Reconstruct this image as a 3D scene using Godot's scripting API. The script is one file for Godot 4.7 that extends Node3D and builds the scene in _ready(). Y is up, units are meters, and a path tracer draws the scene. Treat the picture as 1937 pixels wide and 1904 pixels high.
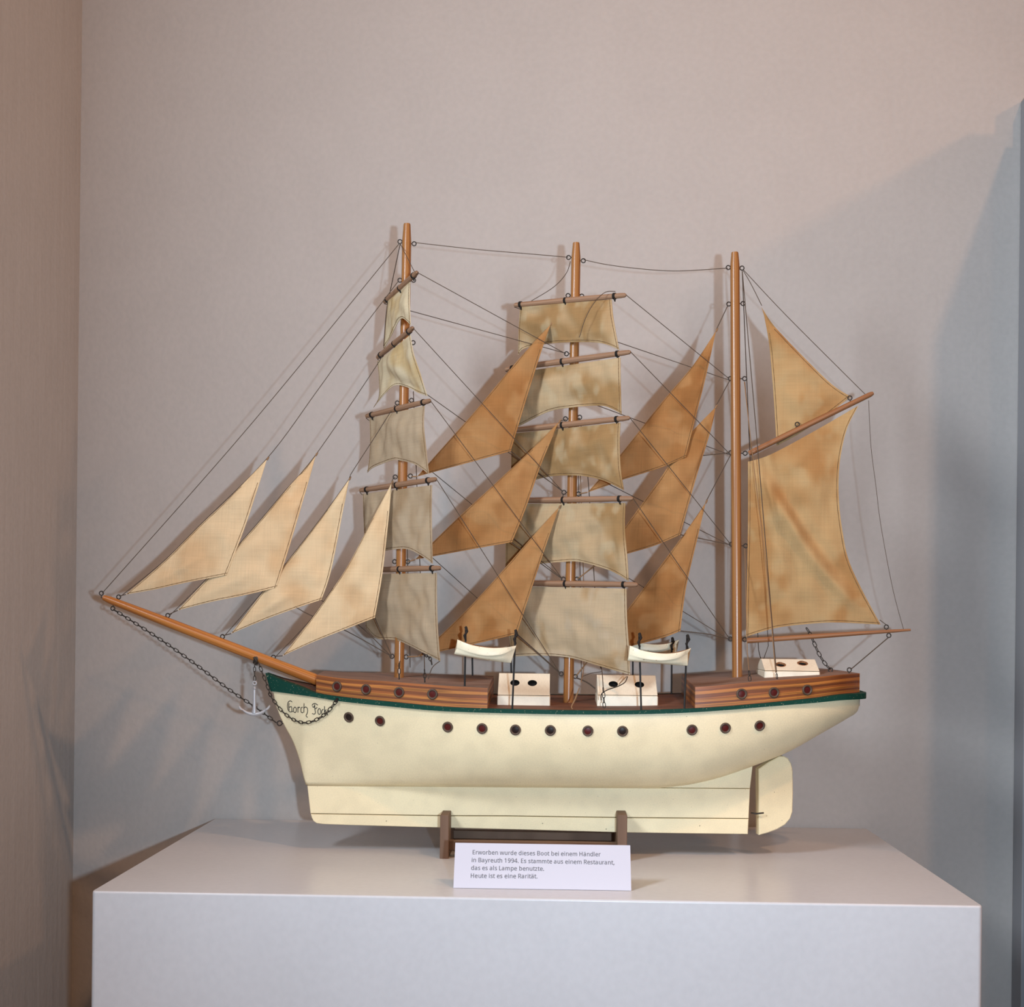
extends Node3D
# A painted wooden model of a three-masted barque on a white plinth in the corner of an exhibition room.

const FOCAL := 2595.0          # focal length in pixels of the 1937 x 1904 frame
const PX := 968.5
const PY := 1171.6
const EYE := Vector3(0.0, 1.2494, 1.47)
const WALL_Z := -0.216
const HEEL := 0.045            # the model leans a little towards the viewer

var cam_basis := Basis(Vector3.UP, 0.0297) * Basis(Vector3.BACK, 0.01068)
var ship: Node3D
var M := {}
var meshes := {}
var rng := RandomNumberGenerator.new()
var TAB := {}
const AHEAD := 0.003           # the yards are slung on the side of the masts that faces the viewer


# ------------------------------------------------------------------ mesh helper
class MB:
	var v := PackedVector3Array()
	var n := PackedVector3Array()
	var t := PackedVector2Array()
	var ix := PackedInt32Array()

	func tri(a: int, b: int, c: int) -> void:
		var g := (v[b] - v[a]).cross(v[c] - v[a])
		if g.dot(n[a] + n[b] + n[c]) > 0.0:
			ix.append_array([a, c, b])
		else:
			ix.append_array([a, b, c])

	func vert(p: Vector3, nn: Vector3, u: Vector2) -> int:
		v.append(p)
		n.append(nn)
		t.append(u)
		return v.size() - 1

	func flat(pts: Array, out: Vector3, uvs: Array = []) -> void:   # a flat convex face
		var base := v.size()
		for i in pts.size():
			vert(pts[i], out, uvs[i] if uvs.size() else Vector2(pts[i].x + pts[i].z, pts[i].y))
		for i in range(1, pts.size() - 1):
			tri(base, base + i, base + i + 1)

	func grid(rows: Array, uvs: Array, flip := false, wrap := false) -> void:   # a smooth sheet
		var h := rows.size()
		var w: int = rows[0].size()
		var nn := []
		for j in h:
			var r := PackedVector3Array()
			r.resize(w)
			nn.append(r)
		for j in h - 1:
			for i in w - 1:
				var d1: Vector3 = rows[j + 1][i + 1] - rows[j][i]
				var d2: Vector3 = rows[j + 1][i] - rows[j][i + 1]
				var g := d1.cross(d2)
				for q in [[j, i], [j + 1, i], [j, i + 1], [j + 1, i + 1]]:
					nn[q[0]][q[1]] += g
		if wrap:
			for j in h:
				var s: Vector3 = nn[j][0] + nn[j][w - 1]
				nn[j][0] = s
				nn[j][w - 1] = s
		var base := v.size()
		for j in h:
			for i in w:
				var g2: Vector3 = nn[j][i]
				g2 = g2.normalized() if g2.length() > 1e-14 else Vector3.UP
				vert(rows[j][i], -g2 if flip else g2, uvs[j][i])
		for j in h - 1:
			for i in w - 1:
				var a := base + j * w + i
				tri(a, a + 1, a + w + 1)
				tri(a, a + w + 1, a + w)

	func tube(path: Array, radii: Array, sides := 6, caps := true, vs := 1.0) -> void:
		var m := path.size()
		var along := 0.0
		var side := Vector3.ZERO
		var base := v.size()
		var ends := []
		for j in m:
			var dir: Vector3 = (path[mini(j + 1, m - 1)] - path[maxi(j - 1, 0)]).normalized()
			if j > 0:
				along += path[j].distance_to(path[j - 1])
			if j == 0:
				side = dir.cross(Vector3.UP if absf(dir.y) < 0.9 else Vector3.RIGHT).normalized()
			else:
				side = (side - dir * side.dot(dir)).normalized()
			var up := side.cross(dir).normalized()
			for i in sides + 1:
				var a := TAU * i / sides
				var o := side * cos(a) + up * sin(a)
				vert(path[j] + o * radii[j], o, Vector2(float(i) / sides, along * vs))
			if j == 0 or j == m - 1:
				ends.append([path[j], radii[j], side, up, dir if j else -dir])
		for j in m - 1:
			for i in sides:
				var a2 := base + j * (sides + 1) + i
				tri(a2, a2 + 1, a2 + sides + 2)
				tri(a2, a2 + sides + 2, a2 + sides + 1)
		if caps:
			for e in ends:
				var pts := []
				var uv := []
				for i in sides:
					var a3 := TAU * i / sides
					pts.append(e[0] + (e[2] * cos(a3) + e[3] * sin(a3)) * e[1])
					uv.append(Vector2(0.5 + 0.3 * cos(a3), 0.5))
				flat(pts, e[4], uv)

	func lathe(prof: Array, at: Vector3, axis: Vector3, sides := 16) -> void:   # prof: [radius, height along the axis]
		var x := axis.cross(Vector3.UP if absf(axis.y) < 0.9 else Vector3.RIGHT).normalized()
		var y := axis.cross(x).normalized()
		var rows := []
		var uvs := []
		for p in prof:
			var r := []
			var u := []
			for i in sides + 1:
				var a := TAU * i / sides
				r.append(at + axis * p[1] + (x * cos(a) + y * sin(a)) * p[0])
				u.append(Vector2(float(i) / sides, p[1]))
			rows.append(r)
			uvs.append(u)
		# orient outwards
		var mid: Vector3 = rows[0][0] - at - axis * prof[0][1]
		var d1: Vector3 = rows[1][1] - rows[0][0]
		var d2: Vector3 = rows[1][0] - rows[0][1]
		grid(rows, uvs, d1.cross(d2).dot(mid) < 0.0, true)

	func box(c: Vector3, s: Vector3, bev := 0.0, bs := Basis.IDENTITY) -> void:   # a chamfered box
		var h := s * 0.5
		var k := minf(bev, minf(h.x, minf(h.y, h.z)) * 0.9)
		for ax in 3:
			for sg in [-1.0, 1.0]:
				var o := Vector3.ZERO
				o[ax] = sg
				var b := (ax + 1) % 3
				var d := (ax + 2) % 3
				var pts := []
				var uv := []
				for q in [[-1, -1], [1, -1], [1, 1], [-1, 1]]:
					var p := Vector3.ZERO
					p[ax] = sg * h[ax]
					p[b] = q[0] * (h[b] - k)
					p[d] = q[1] * (h[d] - k)
					pts.append(c + bs * p)
					uv.append(Vector2(p[b], p[d]) if ax != 0 else Vector2(p[d], p[b]))
				flat(pts, bs * o, uv)
		if k <= 0.0:
			return
		for ax in 3:
			var b := (ax + 1) % 3
			var d := (ax + 2) % 3
			for s1 in [-1.0, 1.0]:
				for s2 in [-1.0, 1.0]:
					var pts := []
					for q in [[-1, 0], [1, 0], [1, 1], [-1, 1]]:
						var p := Vector3.ZERO
						p[ax] = q[0] * (h[ax] - k)
						p[b] = s1 * (h[b] - (k if q[1] else 0.0))
						p[d] = s2 * (h[d] - (0.0 if q[1] else k))
						pts.append(c + bs * p)
					var o := Vector3.ZERO
					o[b] = s1
					o[d] = s2
					flat(pts, bs * o.normalized())
		for s1 in [-1.0, 1.0]:
			for s2 in [-1.0, 1.0]:
				for s3 in [-1.0, 1.0]:
					var sg := Vector3(s1, s2, s3)
					var pts := []
					for ax in 3:
						var p := Vector3.ZERO
						for q in 3:
							p[q] = sg[q] * (h[q] - (0.0 if q == ax else k))
						pts.append(c + bs * p)
					flat(pts, bs * sg.normalized())

	func prism(poly: Array, z0: float, z1: float, bev := 0.0) -> void:   # outline in x-y, from z0 (back) to z1 (front)
		var m := poly.size()
		var area := 0.0
		for i in m:
			area += poly[i].cross(poly[(i + 1) % m])
		var sgn := 1.0 if area > 0.0 else -1.0
		var ins := PackedVector2Array()
		var nor := []
		for i in m:
			var e: Vector2 = (poly[(i + 1) % m] - poly[i]).normalized()
			nor.append(Vector2(e.y, -e.x) * sgn)
		for i in m:
			var a: Vector2 = nor[(i + m - 1) % m]
			var b: Vector2 = nor[i]
			var q := (a + b).normalized()
			ins.append(poly[i] - q * bev / maxf(0.4, q.dot(b)))
		var tr := Geometry2D.triangulate_polygon(ins)
		for f in [[z1, 1.0], [z0, -1.0]]:
			var base := v.size()
			for p in ins:
				vert(Vector3(p.x, p.y, f[0]), Vector3(0, 0, f[1]), p)
			for i in range(0, tr.size(), 3):
				tri(base + tr[i], base + tr[i + 1], base + tr[i + 2])
		for i in m:
			var j := (i + 1) % m
			var o := Vector3(nor[i].x, nor[i].y, 0)
			# smooth the joint where the outline turns gently
			var na := o
			var nb := o
			var pa: Vector2 = nor[(i + m - 1) % m]
			var pb: Vector2 = nor[j]
			if pa.dot(nor[i]) > 0.8:
				na = Vector3(pa.x + o.x, pa.y + o.y, 0).normalized()
			if pb.dot(nor[i]) > 0.8:
				nb = Vector3(pb.x + o.x, pb.y + o.y, 0).normalized()
			var a0 := vert(Vector3(poly[i].x, poly[i].y, z0 + bev), na, Vector2(z0, poly[i].y))
			var b0 := vert(Vector3(poly[j].x, poly[j].y, z0 + bev), nb, Vector2(z0, poly[j].y))
			var b1 := vert(Vector3(poly[j].x, poly[j].y, z1 - bev), nb, Vector2(z1, poly[j].y))
			var a1 := vert(Vector3(poly[i].x, poly[i].y, z1 - bev), na, Vector2(z1, poly[i].y))
			tri(a0, b0, b1)
			tri(a0, b1, a1)
			if bev > 0.0:
				for f in [[z1, -1.0], [z0, 1.0]]:
					var out := (o + Vector3(0, 0, -f[1])).normalized()
					flat([Vector3(poly[i].x, poly[i].y, f[0] + f[1] * bev), Vector3(poly[j].x, poly[j].y, f[0] + f[1] * bev), Vector3(ins[j].x, ins[j].y, f[0]), Vector3(ins[i].x, ins[i].y, f[0])], out)

	func moved(bs: Basis, at := Vector3.ZERO) -> MB:
		for i in v.size():
			v[i] = bs * v[i] + at
			n[i] = (bs * n[i]).normalized()
		return self

	func mesh() -> ArrayMesh:
		var a := []
		a.resize(Mesh.ARRAY_MAX)
		a[Mesh.ARRAY_VERTEX] = v
		a[Mesh.ARRAY_NORMAL] = n
		a[Mesh.ARRAY_TEX_UV] = t
		a[Mesh.ARRAY_INDEX] = ix
		var m := ArrayMesh.new()
		m.add_surface_from_arrays(Mesh.PRIMITIVE_TRIANGLES, a)
		return m


# ------------------------------------------------------------------ scene helpers
func part(called: String, what, mat: Material, parent: Node) -> MeshInstance3D:
	var o := MeshInstance3D.new()
	o.name = called
	o.mesh = what.mesh() if what is MB else what
	o.material_override = mat
	o.cast_shadow = GeometryInstance3D.SHADOW_CASTING_SETTING_ON
	parent.add_child(o, true)
	return o


func thing(called: String, label: String, category: String, at := Vector3.ZERO) -> Node3D:
	var o := Node3D.new()
	o.name = called
	o.position = at
	add_child(o, true)
	o.set_meta("label", label)
	o.set_meta("category", category)
	return o


func structure(called: String, mb: MB, mat: Material) -> MeshInstance3D:
	var o := part(called, mb, mat, self)
	o.set_meta("kind", "structure")
	return o


# a sight line of the photograph met with the plane z = w (metres in front of the ship's centre plane)
func at(px: float, py: float, w := 0.0) -> Vector3:
	var d := cam_basis * Vector3((px - PX) / FOCAL, (PY - py) / FOCAL, -1.0)
	return EYE + d * ((w - EYE.z) / d.z)


func on_top(px: float, py: float, y := 1.0) -> Vector3:
	var d := cam_basis * Vector3((px - PX) / FOCAL, (PY - py) / FOCAL, -1.0)
	return EYE + d * ((y - EYE.y) / d.y)


func S(px: float, py: float, w := 0.0) -> Vector3:      # the same in the ship's own frame
	return at(px, py, w) - ship.position


func along(pts: Array, count: int) -> Array:            # a smooth curve through points, evenly sampled
	if pts.size() == 1:
		var r := []
		for i in count:
			r.append(pts[0])
		return r
	var dense := []
	for i in pts.size() - 1:
		var a: Vector3 = pts[maxi(i - 1, 0)]
		var b: Vector3 = pts[i]
		var c: Vector3 = pts[i + 1]
		var d: Vector3 = pts[mini(i + 2, pts.size() - 1)]
		for k in 12:
			var q := k / 12.0
			if pts.size() == 2:
				dense.append(b.lerp(c, q))
			else:
				dense.append(b.cubic_interpolate(c, a, d, q))
	dense.append(pts[-1])
	var len := [0.0]
	for i in range(1, dense.size()):
		len.append(len[-1] + dense[i].distance_to(dense[i - 1]))
	var out := []
	var j := 0
	for i in count:
		var want: float = len[-1] * i / (count - 1)
		while j < dense.size() - 2 and len[j + 1] < want:
			j += 1
		var seg: float = maxf(1e-9, len[j + 1] - len[j])
		out.append(dense[j].lerp(dense[j + 1], clampf((want - len[j]) / seg, 0, 1)))
	return out


func tab(name: String, x: float) -> float:              # monotone cubic through a table of points
	var p: Array = TAB[name]
	var m := p.size()
	if x <= p[0].x:
		return p[0].y
	if x >= p[m - 1].x:
		return p[m - 1].y
	var i := 0
	while p[i + 1].x < x:
		i += 1
	var h: float = p[i + 1].x - p[i].x
	var s: float = (p[i + 1].y - p[i].y) / h
	var t0 := s
	var t1 := s
	if i > 0:
		var sp: float = (p[i].y - p[i - 1].y) / (p[i].x - p[i - 1].x)
		t0 = 0.0 if sp * s <= 0 else 2.0 * sp * s / (sp + s)
	if i < m - 2:
		var sn: float = (p[i + 2].y - p[i + 1].y) / (p[i + 2].x - p[i + 1].x)
		t1 = 0.0 if sn * s <= 0 else 2.0 * sn * s / (sn + s)
	var u: float = (x - p[i].x) / h
	var u2 := u * u
	var u3 := u2 * u
	return (2 * u3 - 3 * u2 + 1) * p[i].y + (u3 - 2 * u2 + u) * h * t0 + (-2 * u3 + 3 * u2) * p[i + 1].y + (u3 - u2) * h * t1


# ------------------------------------------------------------------ textures and materials
func noise_bytes(seed: int, freq: float, w: int, h: int, oct := 4) -> PackedByteArray:
	var f := FastNoiseLite.new()
	f.noise_type = FastNoiseLite.TYPE_SIMPLEX_SMOOTH
	f.seed = seed
	f.frequency = freq
	f.fractal_octaves = oct
	var im := f.get_seamless_image(w, h)
	im.convert(Image.FORMAT_L8)
	return im.get_data()


func stretched(seed: int, freq: float, w: int, h: int, to_w: int, to_h: int, oct := 3) -> PackedByteArray:
	var im := Image.create_from_data(w, h, false, Image.FORMAT_L8, noise_bytes(seed, freq, w, h, oct))
	im.resize(to_w, to_h, Image.INTERPOLATE_CUBIC)
	return im.get_data()


func picture(w: int, h: int, data: PackedByteArray) -> ImageTexture:
	var im := Image.create_from_data(w, h, false, Image.FORMAT_RGB8, data)
	im.generate_mipmaps()
	return ImageTexture.create_from_image(im)


func relief(w: int, h: int, grey: PackedByteArray, strength: float) -> ImageTexture:
	var im := Image.create_from_data(w, h, false, Image.FORMAT_L8, grey)
	im.convert(Image.FORMAT_RGBA8)
	im.bump_map_to_normal_map(strength)
	im.generate_mipmaps()
	return ImageTexture.create_from_image(im)


func lin(r: float, g: float, b: float) -> Color:        # a real-world base colour as the sRGB value that materials take
	return Color(r, g, b).linear_to_srgb()


func mat(c: Color, rough := 0.7, metal := 0.0) -> StandardMaterial3D:
	var m := StandardMaterial3D.new()
	m.albedo_color = c
	m.roughness = rough
	m.metallic = metal
	m.metallic_specular = 0.4
	return m


func blend_texture(size: int, c0: Color, c1: Color, c2: Color, a: PackedByteArray, b: PackedByteArray, fine: PackedByteArray, k_fine: float, lo := 0.35, hi := 0.7) -> ImageTexture:
	# c0 the body colour, c1 large stains (a), c2 smaller blotches (b), a fine grain over all
	var d := PackedByteArray()
	d.resize(size * size * 3)
	var q := 0
	for i in size * size:
		var s := smoothstep(lo, hi, a[i] / 255.0)
		var s2 := smoothstep(0.55, 0.8, b[i] / 255.0) * 0.6
		var f := 1.0 + (fine[i] / 255.0 - 0.5) * k_fine
		var r := lerpf(lerpf(c0.r, c1.r, s), c2.r, s2) * f
		var g := lerpf(lerpf(c0.g, c1.g, s), c2.g, s2) * f
		var bl := lerpf(lerpf(c0.b, c1.b, s), c2.b, s2) * f
		d[q] = int(clampf(r, 0, 1) * 255)
		d[q + 1] = int(clampf(g, 0, 1) * 255)
		d[q + 2] = int(clampf(bl, 0, 1) * 255)
		q += 3
	return picture(size, size, d)


func weave(size: int, seed: int) -> PackedByteArray:    # plain cloth: slubby threads running both ways
	var g := PackedByteArray()
	g.resize(size * size)
	var wx := stretched(seed + 31, 0.35, size, 12, size, size, 2)
	var wy := stretched(seed + 32, 0.35, 12, size, size, size, 2)
	var fz := noise_bytes(seed + 33, 0.45, size, size, 1)
	for i in size * size:
		g[i] = int(clampf(wx[i] * 0.4 + wy[i] * 0.4 + fz[i] * 0.2, 0, 255))
	return g


func cloth(c0: Color, c1: Color, c2: Color, seed: int, lo := 0.35, hi := 0.7) -> StandardMaterial3D:
	var m := mat(Color.WHITE, 0.95)
	m.metallic_specular = 0.15
	var n := 512
	var wv := weave(n, seed)
	m.albedo_texture = blend_texture(n, c0, c1, c2, noise_bytes(seed, 0.0045, n, n, 3), noise_bytes(seed + 7, 0.010, n, n, 3), wv, 0.13, lo, hi)
	m.normal_enabled = true
	m.normal_texture = relief(n, n, wv, 2.0)
	m.normal_scale = 0.35
	m.backlight_enabled = true
	m.backlight = Color(c0.r * 0.35, c0.g * 0.3, c0.b * 0.22)
	return m


func timber(c0: Color, c1: Color, seed: int, rough: float, coat := 0.0) -> StandardMaterial3D:   # grain runs along v
	var m := mat(Color.WHITE, rough)
	var n := 256
	var a := stretched(seed, 0.05, n, 24, n, n, 4)
	var b := stretched(seed + 3, 0.16, n, 10, n, n, 2)
	var d := PackedByteArray()
	d.resize(n * n * 3)
	for i in n * n:
		var s := smoothstep(0.25, 0.8, a[i] / 255.0) * 0.75 + (b[i] / 255.0) * 0.25
		var c := c0.lerp(c1, s)
		d[i * 3] = int(c.r * 255)
		d[i * 3 + 1] = int(c.g * 255)
		d[i * 3 + 2] = int(c.b * 255)
	m.albedo_texture = picture(n, n, d)
	m.normal_enabled = true
	m.normal_texture = relief(n, n, b, 1.0)
	m.normal_scale = 0.25
	if coat > 0.0:
		m.clearcoat_enabled = true
		m.clearcoat = coat
		m.clearcoat_roughness = 0.22
	return m


func laminate() -> StandardMaterial3D:                  # planks glued in layers, light and dark, grain along u
	var m := mat(Color.WHITE, 0.45)
	var w := 512
	var h := 256
	var g := stretched(71, 0.07, 20, 128, w, h, 4)
	var g2 := stretched(75, 0.15, 10, 256, w, h, 2)
	var wob := noise_bytes(79, 0.006, w, h, 2)
	var d := PackedByteArray()
	d.resize(w * h * 3)
	var light := lin(0.50, 0.19, 0.043)
	var mid := lin(0.36, 0.115, 0.030)
	var dark := lin(0.20, 0.062, 0.021)
	var bands := [0.0, 0.13, 0.22, 0.36, 0.5, 0.58, 0.70, 0.80, 0.9, 1.01]
	var cols := [mid, dark, light, dark, mid, light, dark, light, mid]
	for y in h:
		for x in w:
			var i := y * w + x
			var v := float(y) / h + (wob[i] / 255.0 - 0.5) * 0.035
			var k := 0
			while k < 8 and v > bands[k + 1]:
				k += 1
			var c: Color = cols[k].lerp(cols[k].darkened(0.55), smoothstep(0.35, 0.85, g[i] / 255.0) * 0.45)
			c = c.lerp(light, (g2[i] / 255.0 - 0.4) * 0.35)
			d[i * 3] = int(clampf(c.r, 0, 1) * 255)
			d[i * 3 + 1] = int(clampf(c.g, 0, 1) * 255)
			d[i * 3 + 2] = int(clampf(c.b, 0, 1) * 255)
	m.albedo_texture = picture(w, h, d)
	m.clearcoat_enabled = true
	m.clearcoat = 0.4
	m.clearcoat_roughness = 0.35
	return m


func chipped(paint: Color, under: Color, amount: float, seed: int, rough: float) -> StandardMaterial3D:
	var m := mat(Color.WHITE, rough)
	var n := 512
	var a := noise_bytes(seed, 0.06, n, n, 4)
	var b := noise_bytes(seed + 1, 0.008, n, n, 3)
	var f := noise_bytes(seed + 2, 0.2, n, n, 2)
	var d := PackedByteArray()
	d.resize(n * n * 3)
	for i in n * n:
		var c := paint.lerp(paint.darkened(0.06), smoothstep(0.3, 0.8, b[i] / 255.0) * 0.5)
		var g := 1.0 + (f[i] / 255.0 - 0.5) * 0.06
		if a[i] / 255.0 > amount:
			c = under
		d[i * 3] = int(clampf(c.r * g, 0, 1) * 255)
		d[i * 3 + 1] = int(clampf(c.g * g, 0, 1) * 255)
		d[i * 3 + 2] = int(clampf(c.b * g, 0, 1) * 255)
	m.albedo_texture = picture(n, n, d)
	return m


func plaster(c: Color, seed: int, streak: float) -> StandardMaterial3D:
	var m := mat(Color.WHITE, 0.9)
	m.metallic_specular = 0.2
	var n := 512
	var a := noise_bytes(seed, 0.010, n, n, 5)
	var f := noise_bytes(seed + 1, 0.12, n, n, 3)
	var d := PackedByteArray()
	d.resize(n * n * 3)
	var hgt := PackedByteArray()
	hgt.resize(n * n)
	var st := stretched(seed + 2, 0.06, n, 40, n, n, 4)
	for i in n * n:
		var g := 1.0 + (a[i] / 255.0 - 0.5) * 0.018 + (f[i] / 255.0 - 0.5) * 0.03
		d[i * 3] = int(clampf(c.r * g, 0, 1) * 255)
		d[i * 3 + 1] = int(clampf(c.g * g, 0, 1) * 255)
		d[i * 3 + 2] = int(clampf(c.b * g * 1.0, 0, 1) * 255)
		hgt[i] = int(clampf(a[i] * (0.6 - streak * 0.3) + f[i] * 0.25 + st[i] * streak, 0, 255))
	m.albedo_texture = picture(n, n, d)
	m.normal_enabled = true
	m.normal_texture = relief(n, n, hgt, 3.0)
	m.normal_scale = 0.3
	m.uv1_triplanar = true
	m.uv1_world_triplanar = true
	m.uv1_scale = Vector3.ONE * 1.7
	return m


func make_materials() -> void:
	M.wall = plaster(lin(0.475, 0.45, 0.425), 5, 0.15)
	M.wall_side = plaster(lin(0.46, 0.435, 0.412), 15, 0.45)
	M.ceiling = mat(lin(0.70, 0.68, 0.65), 0.9)
	M.floor = timber(lin(0.22, 0.12, 0.06), lin(0.13, 0.07, 0.035), 31, 0.5)
	M.floor.uv1_triplanar = true
	M.floor.uv1_world_triplanar = true
	M.plinth = plaster(lin(0.62, 0.63, 0.65), 25, 0.1)
	M.plinth.roughness = 0.3
	M.plinth.metallic_specular = 0.45
	M.plinth.normal_scale = 0.07
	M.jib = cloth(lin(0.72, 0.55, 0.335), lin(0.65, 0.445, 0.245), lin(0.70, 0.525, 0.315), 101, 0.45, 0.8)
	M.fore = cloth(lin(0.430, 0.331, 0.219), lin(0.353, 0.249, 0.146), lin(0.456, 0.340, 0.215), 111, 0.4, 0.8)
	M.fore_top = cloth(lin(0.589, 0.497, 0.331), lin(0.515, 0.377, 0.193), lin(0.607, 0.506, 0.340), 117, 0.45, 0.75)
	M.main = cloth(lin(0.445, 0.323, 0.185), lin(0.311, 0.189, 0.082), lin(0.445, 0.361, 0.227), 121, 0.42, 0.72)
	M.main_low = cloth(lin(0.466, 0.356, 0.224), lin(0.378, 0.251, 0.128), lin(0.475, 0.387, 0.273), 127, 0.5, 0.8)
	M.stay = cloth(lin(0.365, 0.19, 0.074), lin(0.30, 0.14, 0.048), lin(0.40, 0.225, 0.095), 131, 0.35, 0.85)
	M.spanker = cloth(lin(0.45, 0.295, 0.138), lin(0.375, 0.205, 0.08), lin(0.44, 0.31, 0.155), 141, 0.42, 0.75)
	M.stitch = mat(lin(0.17, 0.095, 0.04), 0.9)
	M.mast = timber(lin(0.37, 0.165, 0.045), lin(0.24, 0.092, 0.024), 41, 0.4, 0.6)
	M.bowsprit = timber(lin(0.52, 0.21, 0.045), lin(0.36, 0.115, 0.022), 43, 0.45, 0.4)
	M.yard = timber(lin(0.33, 0.20, 0.12), lin(0.23, 0.122, 0.068), 47, 0.6)
	M.gaff = timber(lin(0.33, 0.15, 0.062), lin(0.21, 0.085, 0.035), 49, 0.5, 0.2)
	M.laminate = laminate()
	M.deck = timber(lin(0.20, 0.085, 0.048), lin(0.13, 0.055, 0.032), 53, 0.6)
	M.dusty = timber(lin(0.27, 0.18, 0.14), lin(0.19, 0.12, 0.09), 57, 0.75)
	M.stand = timber(lin(0.20, 0.125, 0.085), lin(0.13, 0.078, 0.05), 59, 0.7)
	M.hull = chipped(lin(0.88, 0.765, 0.50), lin(0.26, 0.20, 0.12), 0.955, 61, 0.38)
	M.hull.uv1_scale = Vector3.ONE * 5.0
	M.keel = chipped(lin(0.88, 0.765, 0.495), lin(0.20, 0.17, 0.10), 0.93, 64, 0.4)
	M.keel.uv1_scale = Vector3.ONE * 6.0
	M.green = chipped(lin(0.010, 0.058, 0.042), lin(0.42, 0.36, 0.24), 0.80, 67, 0.55)
	M.green.metallic_specular = 0.2
	M.green.uv1_scale = Vector3.ONE * 12.0
	M.white = chipped(lin(0.86, 0.79, 0.62), lin(0.16, 0.13, 0.08), 0.91, 69, 0.4)
	M.white.uv1_scale = Vector3.ONE * 9.0
	M.boat = chipped(lin(0.86, 0.79, 0.58), lin(0.30, 0.20, 0.10), 0.88, 73, 0.4)
	M.boat.uv1_scale = Vector3.ONE * 8.0
	M.dark = mat(lin(0.014, 0.011, 0.009), 0.8)
	M.thread = mat(lin(0.085, 0.06, 0.042), 0.9)
	M.cord = mat(lin(0.26, 0.15, 0.075), 0.95)
	M.iron = mat(lin(0.05, 0.042, 0.035), 0.5, 0.5)
	M.rod = mat(lin(0.035, 0.034, 0.033), 0.55, 0.3)
	M.brass = mat(lin(0.105, 0.072, 0.052), 0.5, 0.25)
	M.silver = mat(lin(0.46, 0.465, 0.48), 0.4, 0.3)
	M.red = mat(lin(0.085, 0.010, 0.008), 0.35)
	M.blank = mat(lin(0.02, 0.011, 0.009), 0.3)
	M.ink = mat(lin(0.03, 0.028, 0.026), 0.8)
	M.paper = mat(lin(0.60, 0.61, 0.69), 0.25)
	M.print = mat(lin(0.11, 0.11, 0.12), 0.6)
	M.case_side = mat(lin(0.30, 0.31, 0.33), 0.6)
	M.case_dark = mat(lin(0.030, 0.028, 0.034), 0.5)


# ------------------------------------------------------------------ the hull
func beam(s: float) -> float:                           # half breadth at the rail
	return tab("beam", clampf((s - TAB.s0) / (TAB.s1 - TAB.s0), 0.0, 1.0))


func near_side(px: float, py: float, extra := 0.0) -> Vector3:
	var w := 0.05
	var p := Vector3.ZERO
	for i in 8:
		p = S(px, py, w + extra)
		w = beam(p.x)
	return p


func section(s: float, v: float) -> float:              # breadth at a share v of the height from keel to rail
	var u := clampf((s - TAB.s0) / (TAB.s1 - TAB.s0), 0.0, 1.0)
	var b := beam(s)
	var full := smoothstep(0.02, 0.40, u)
	var mid := pow(1.0 - pow(1.0 - v, 2.4), 0.48)
	var bow := pow(v, 0.85)
	var stern := pow(1.0 - pow(1.0 - v, 2.0), 0.52)
	var f := lerpf(lerpf(bow, mid, full), stern, smoothstep(0.7, 0.95, u))
	var k := minf(0.0105, b * 0.5) * smoothstep(0.0, 0.06, u) * (1.0 - smoothstep(0.78, 0.86, u))
	k = maxf(k, minf(0.0016, b))
	return k + (b - k) * f


func hull_point(s: float, v: float, side: float) -> Vector3:
	var b := beam(s)
	var lo := tab("bottom", s)
	var hi := tab("sheer", s) + (0.0 if side > 0 else 2.0 * b * HEEL)
	return Vector3(s, lerpf(lo, hi, v), section(s, v) * side)


func on_hull(px: float, py: float, proud := 0.0) -> Array:   # point and outward normal on the near side
	var w := 0.05
	var p := Vector3.ZERO
	for i in 14:
		p = S(px, py, w)
		var lo := tab("bottom", p.x)
		var hi := tab("sheer", p.x)
		w = section(p.x, clampf((p.y - lo) / maxf(hi - lo, 1e-4), 0, 1))
	var lo2 := tab("bottom", p.x)
	var v := clampf((p.y - lo2) / maxf(tab("sheer", p.x) - lo2, 1e-4), 0.02, 0.98)
	var ds := hull_point(p.x + 0.003, v, 1) - hull_point(p.x - 0.003, v, 1)
	var dv := hull_point(p.x, v + 0.02, 1) - hull_point(p.x, v - 0.02, 1)
	var n := ds.cross(dv).normalized()
	if n.z < 0:
		n = -n
	return [Vector3(p.x, p.y, w) + n * proud, n]


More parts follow.
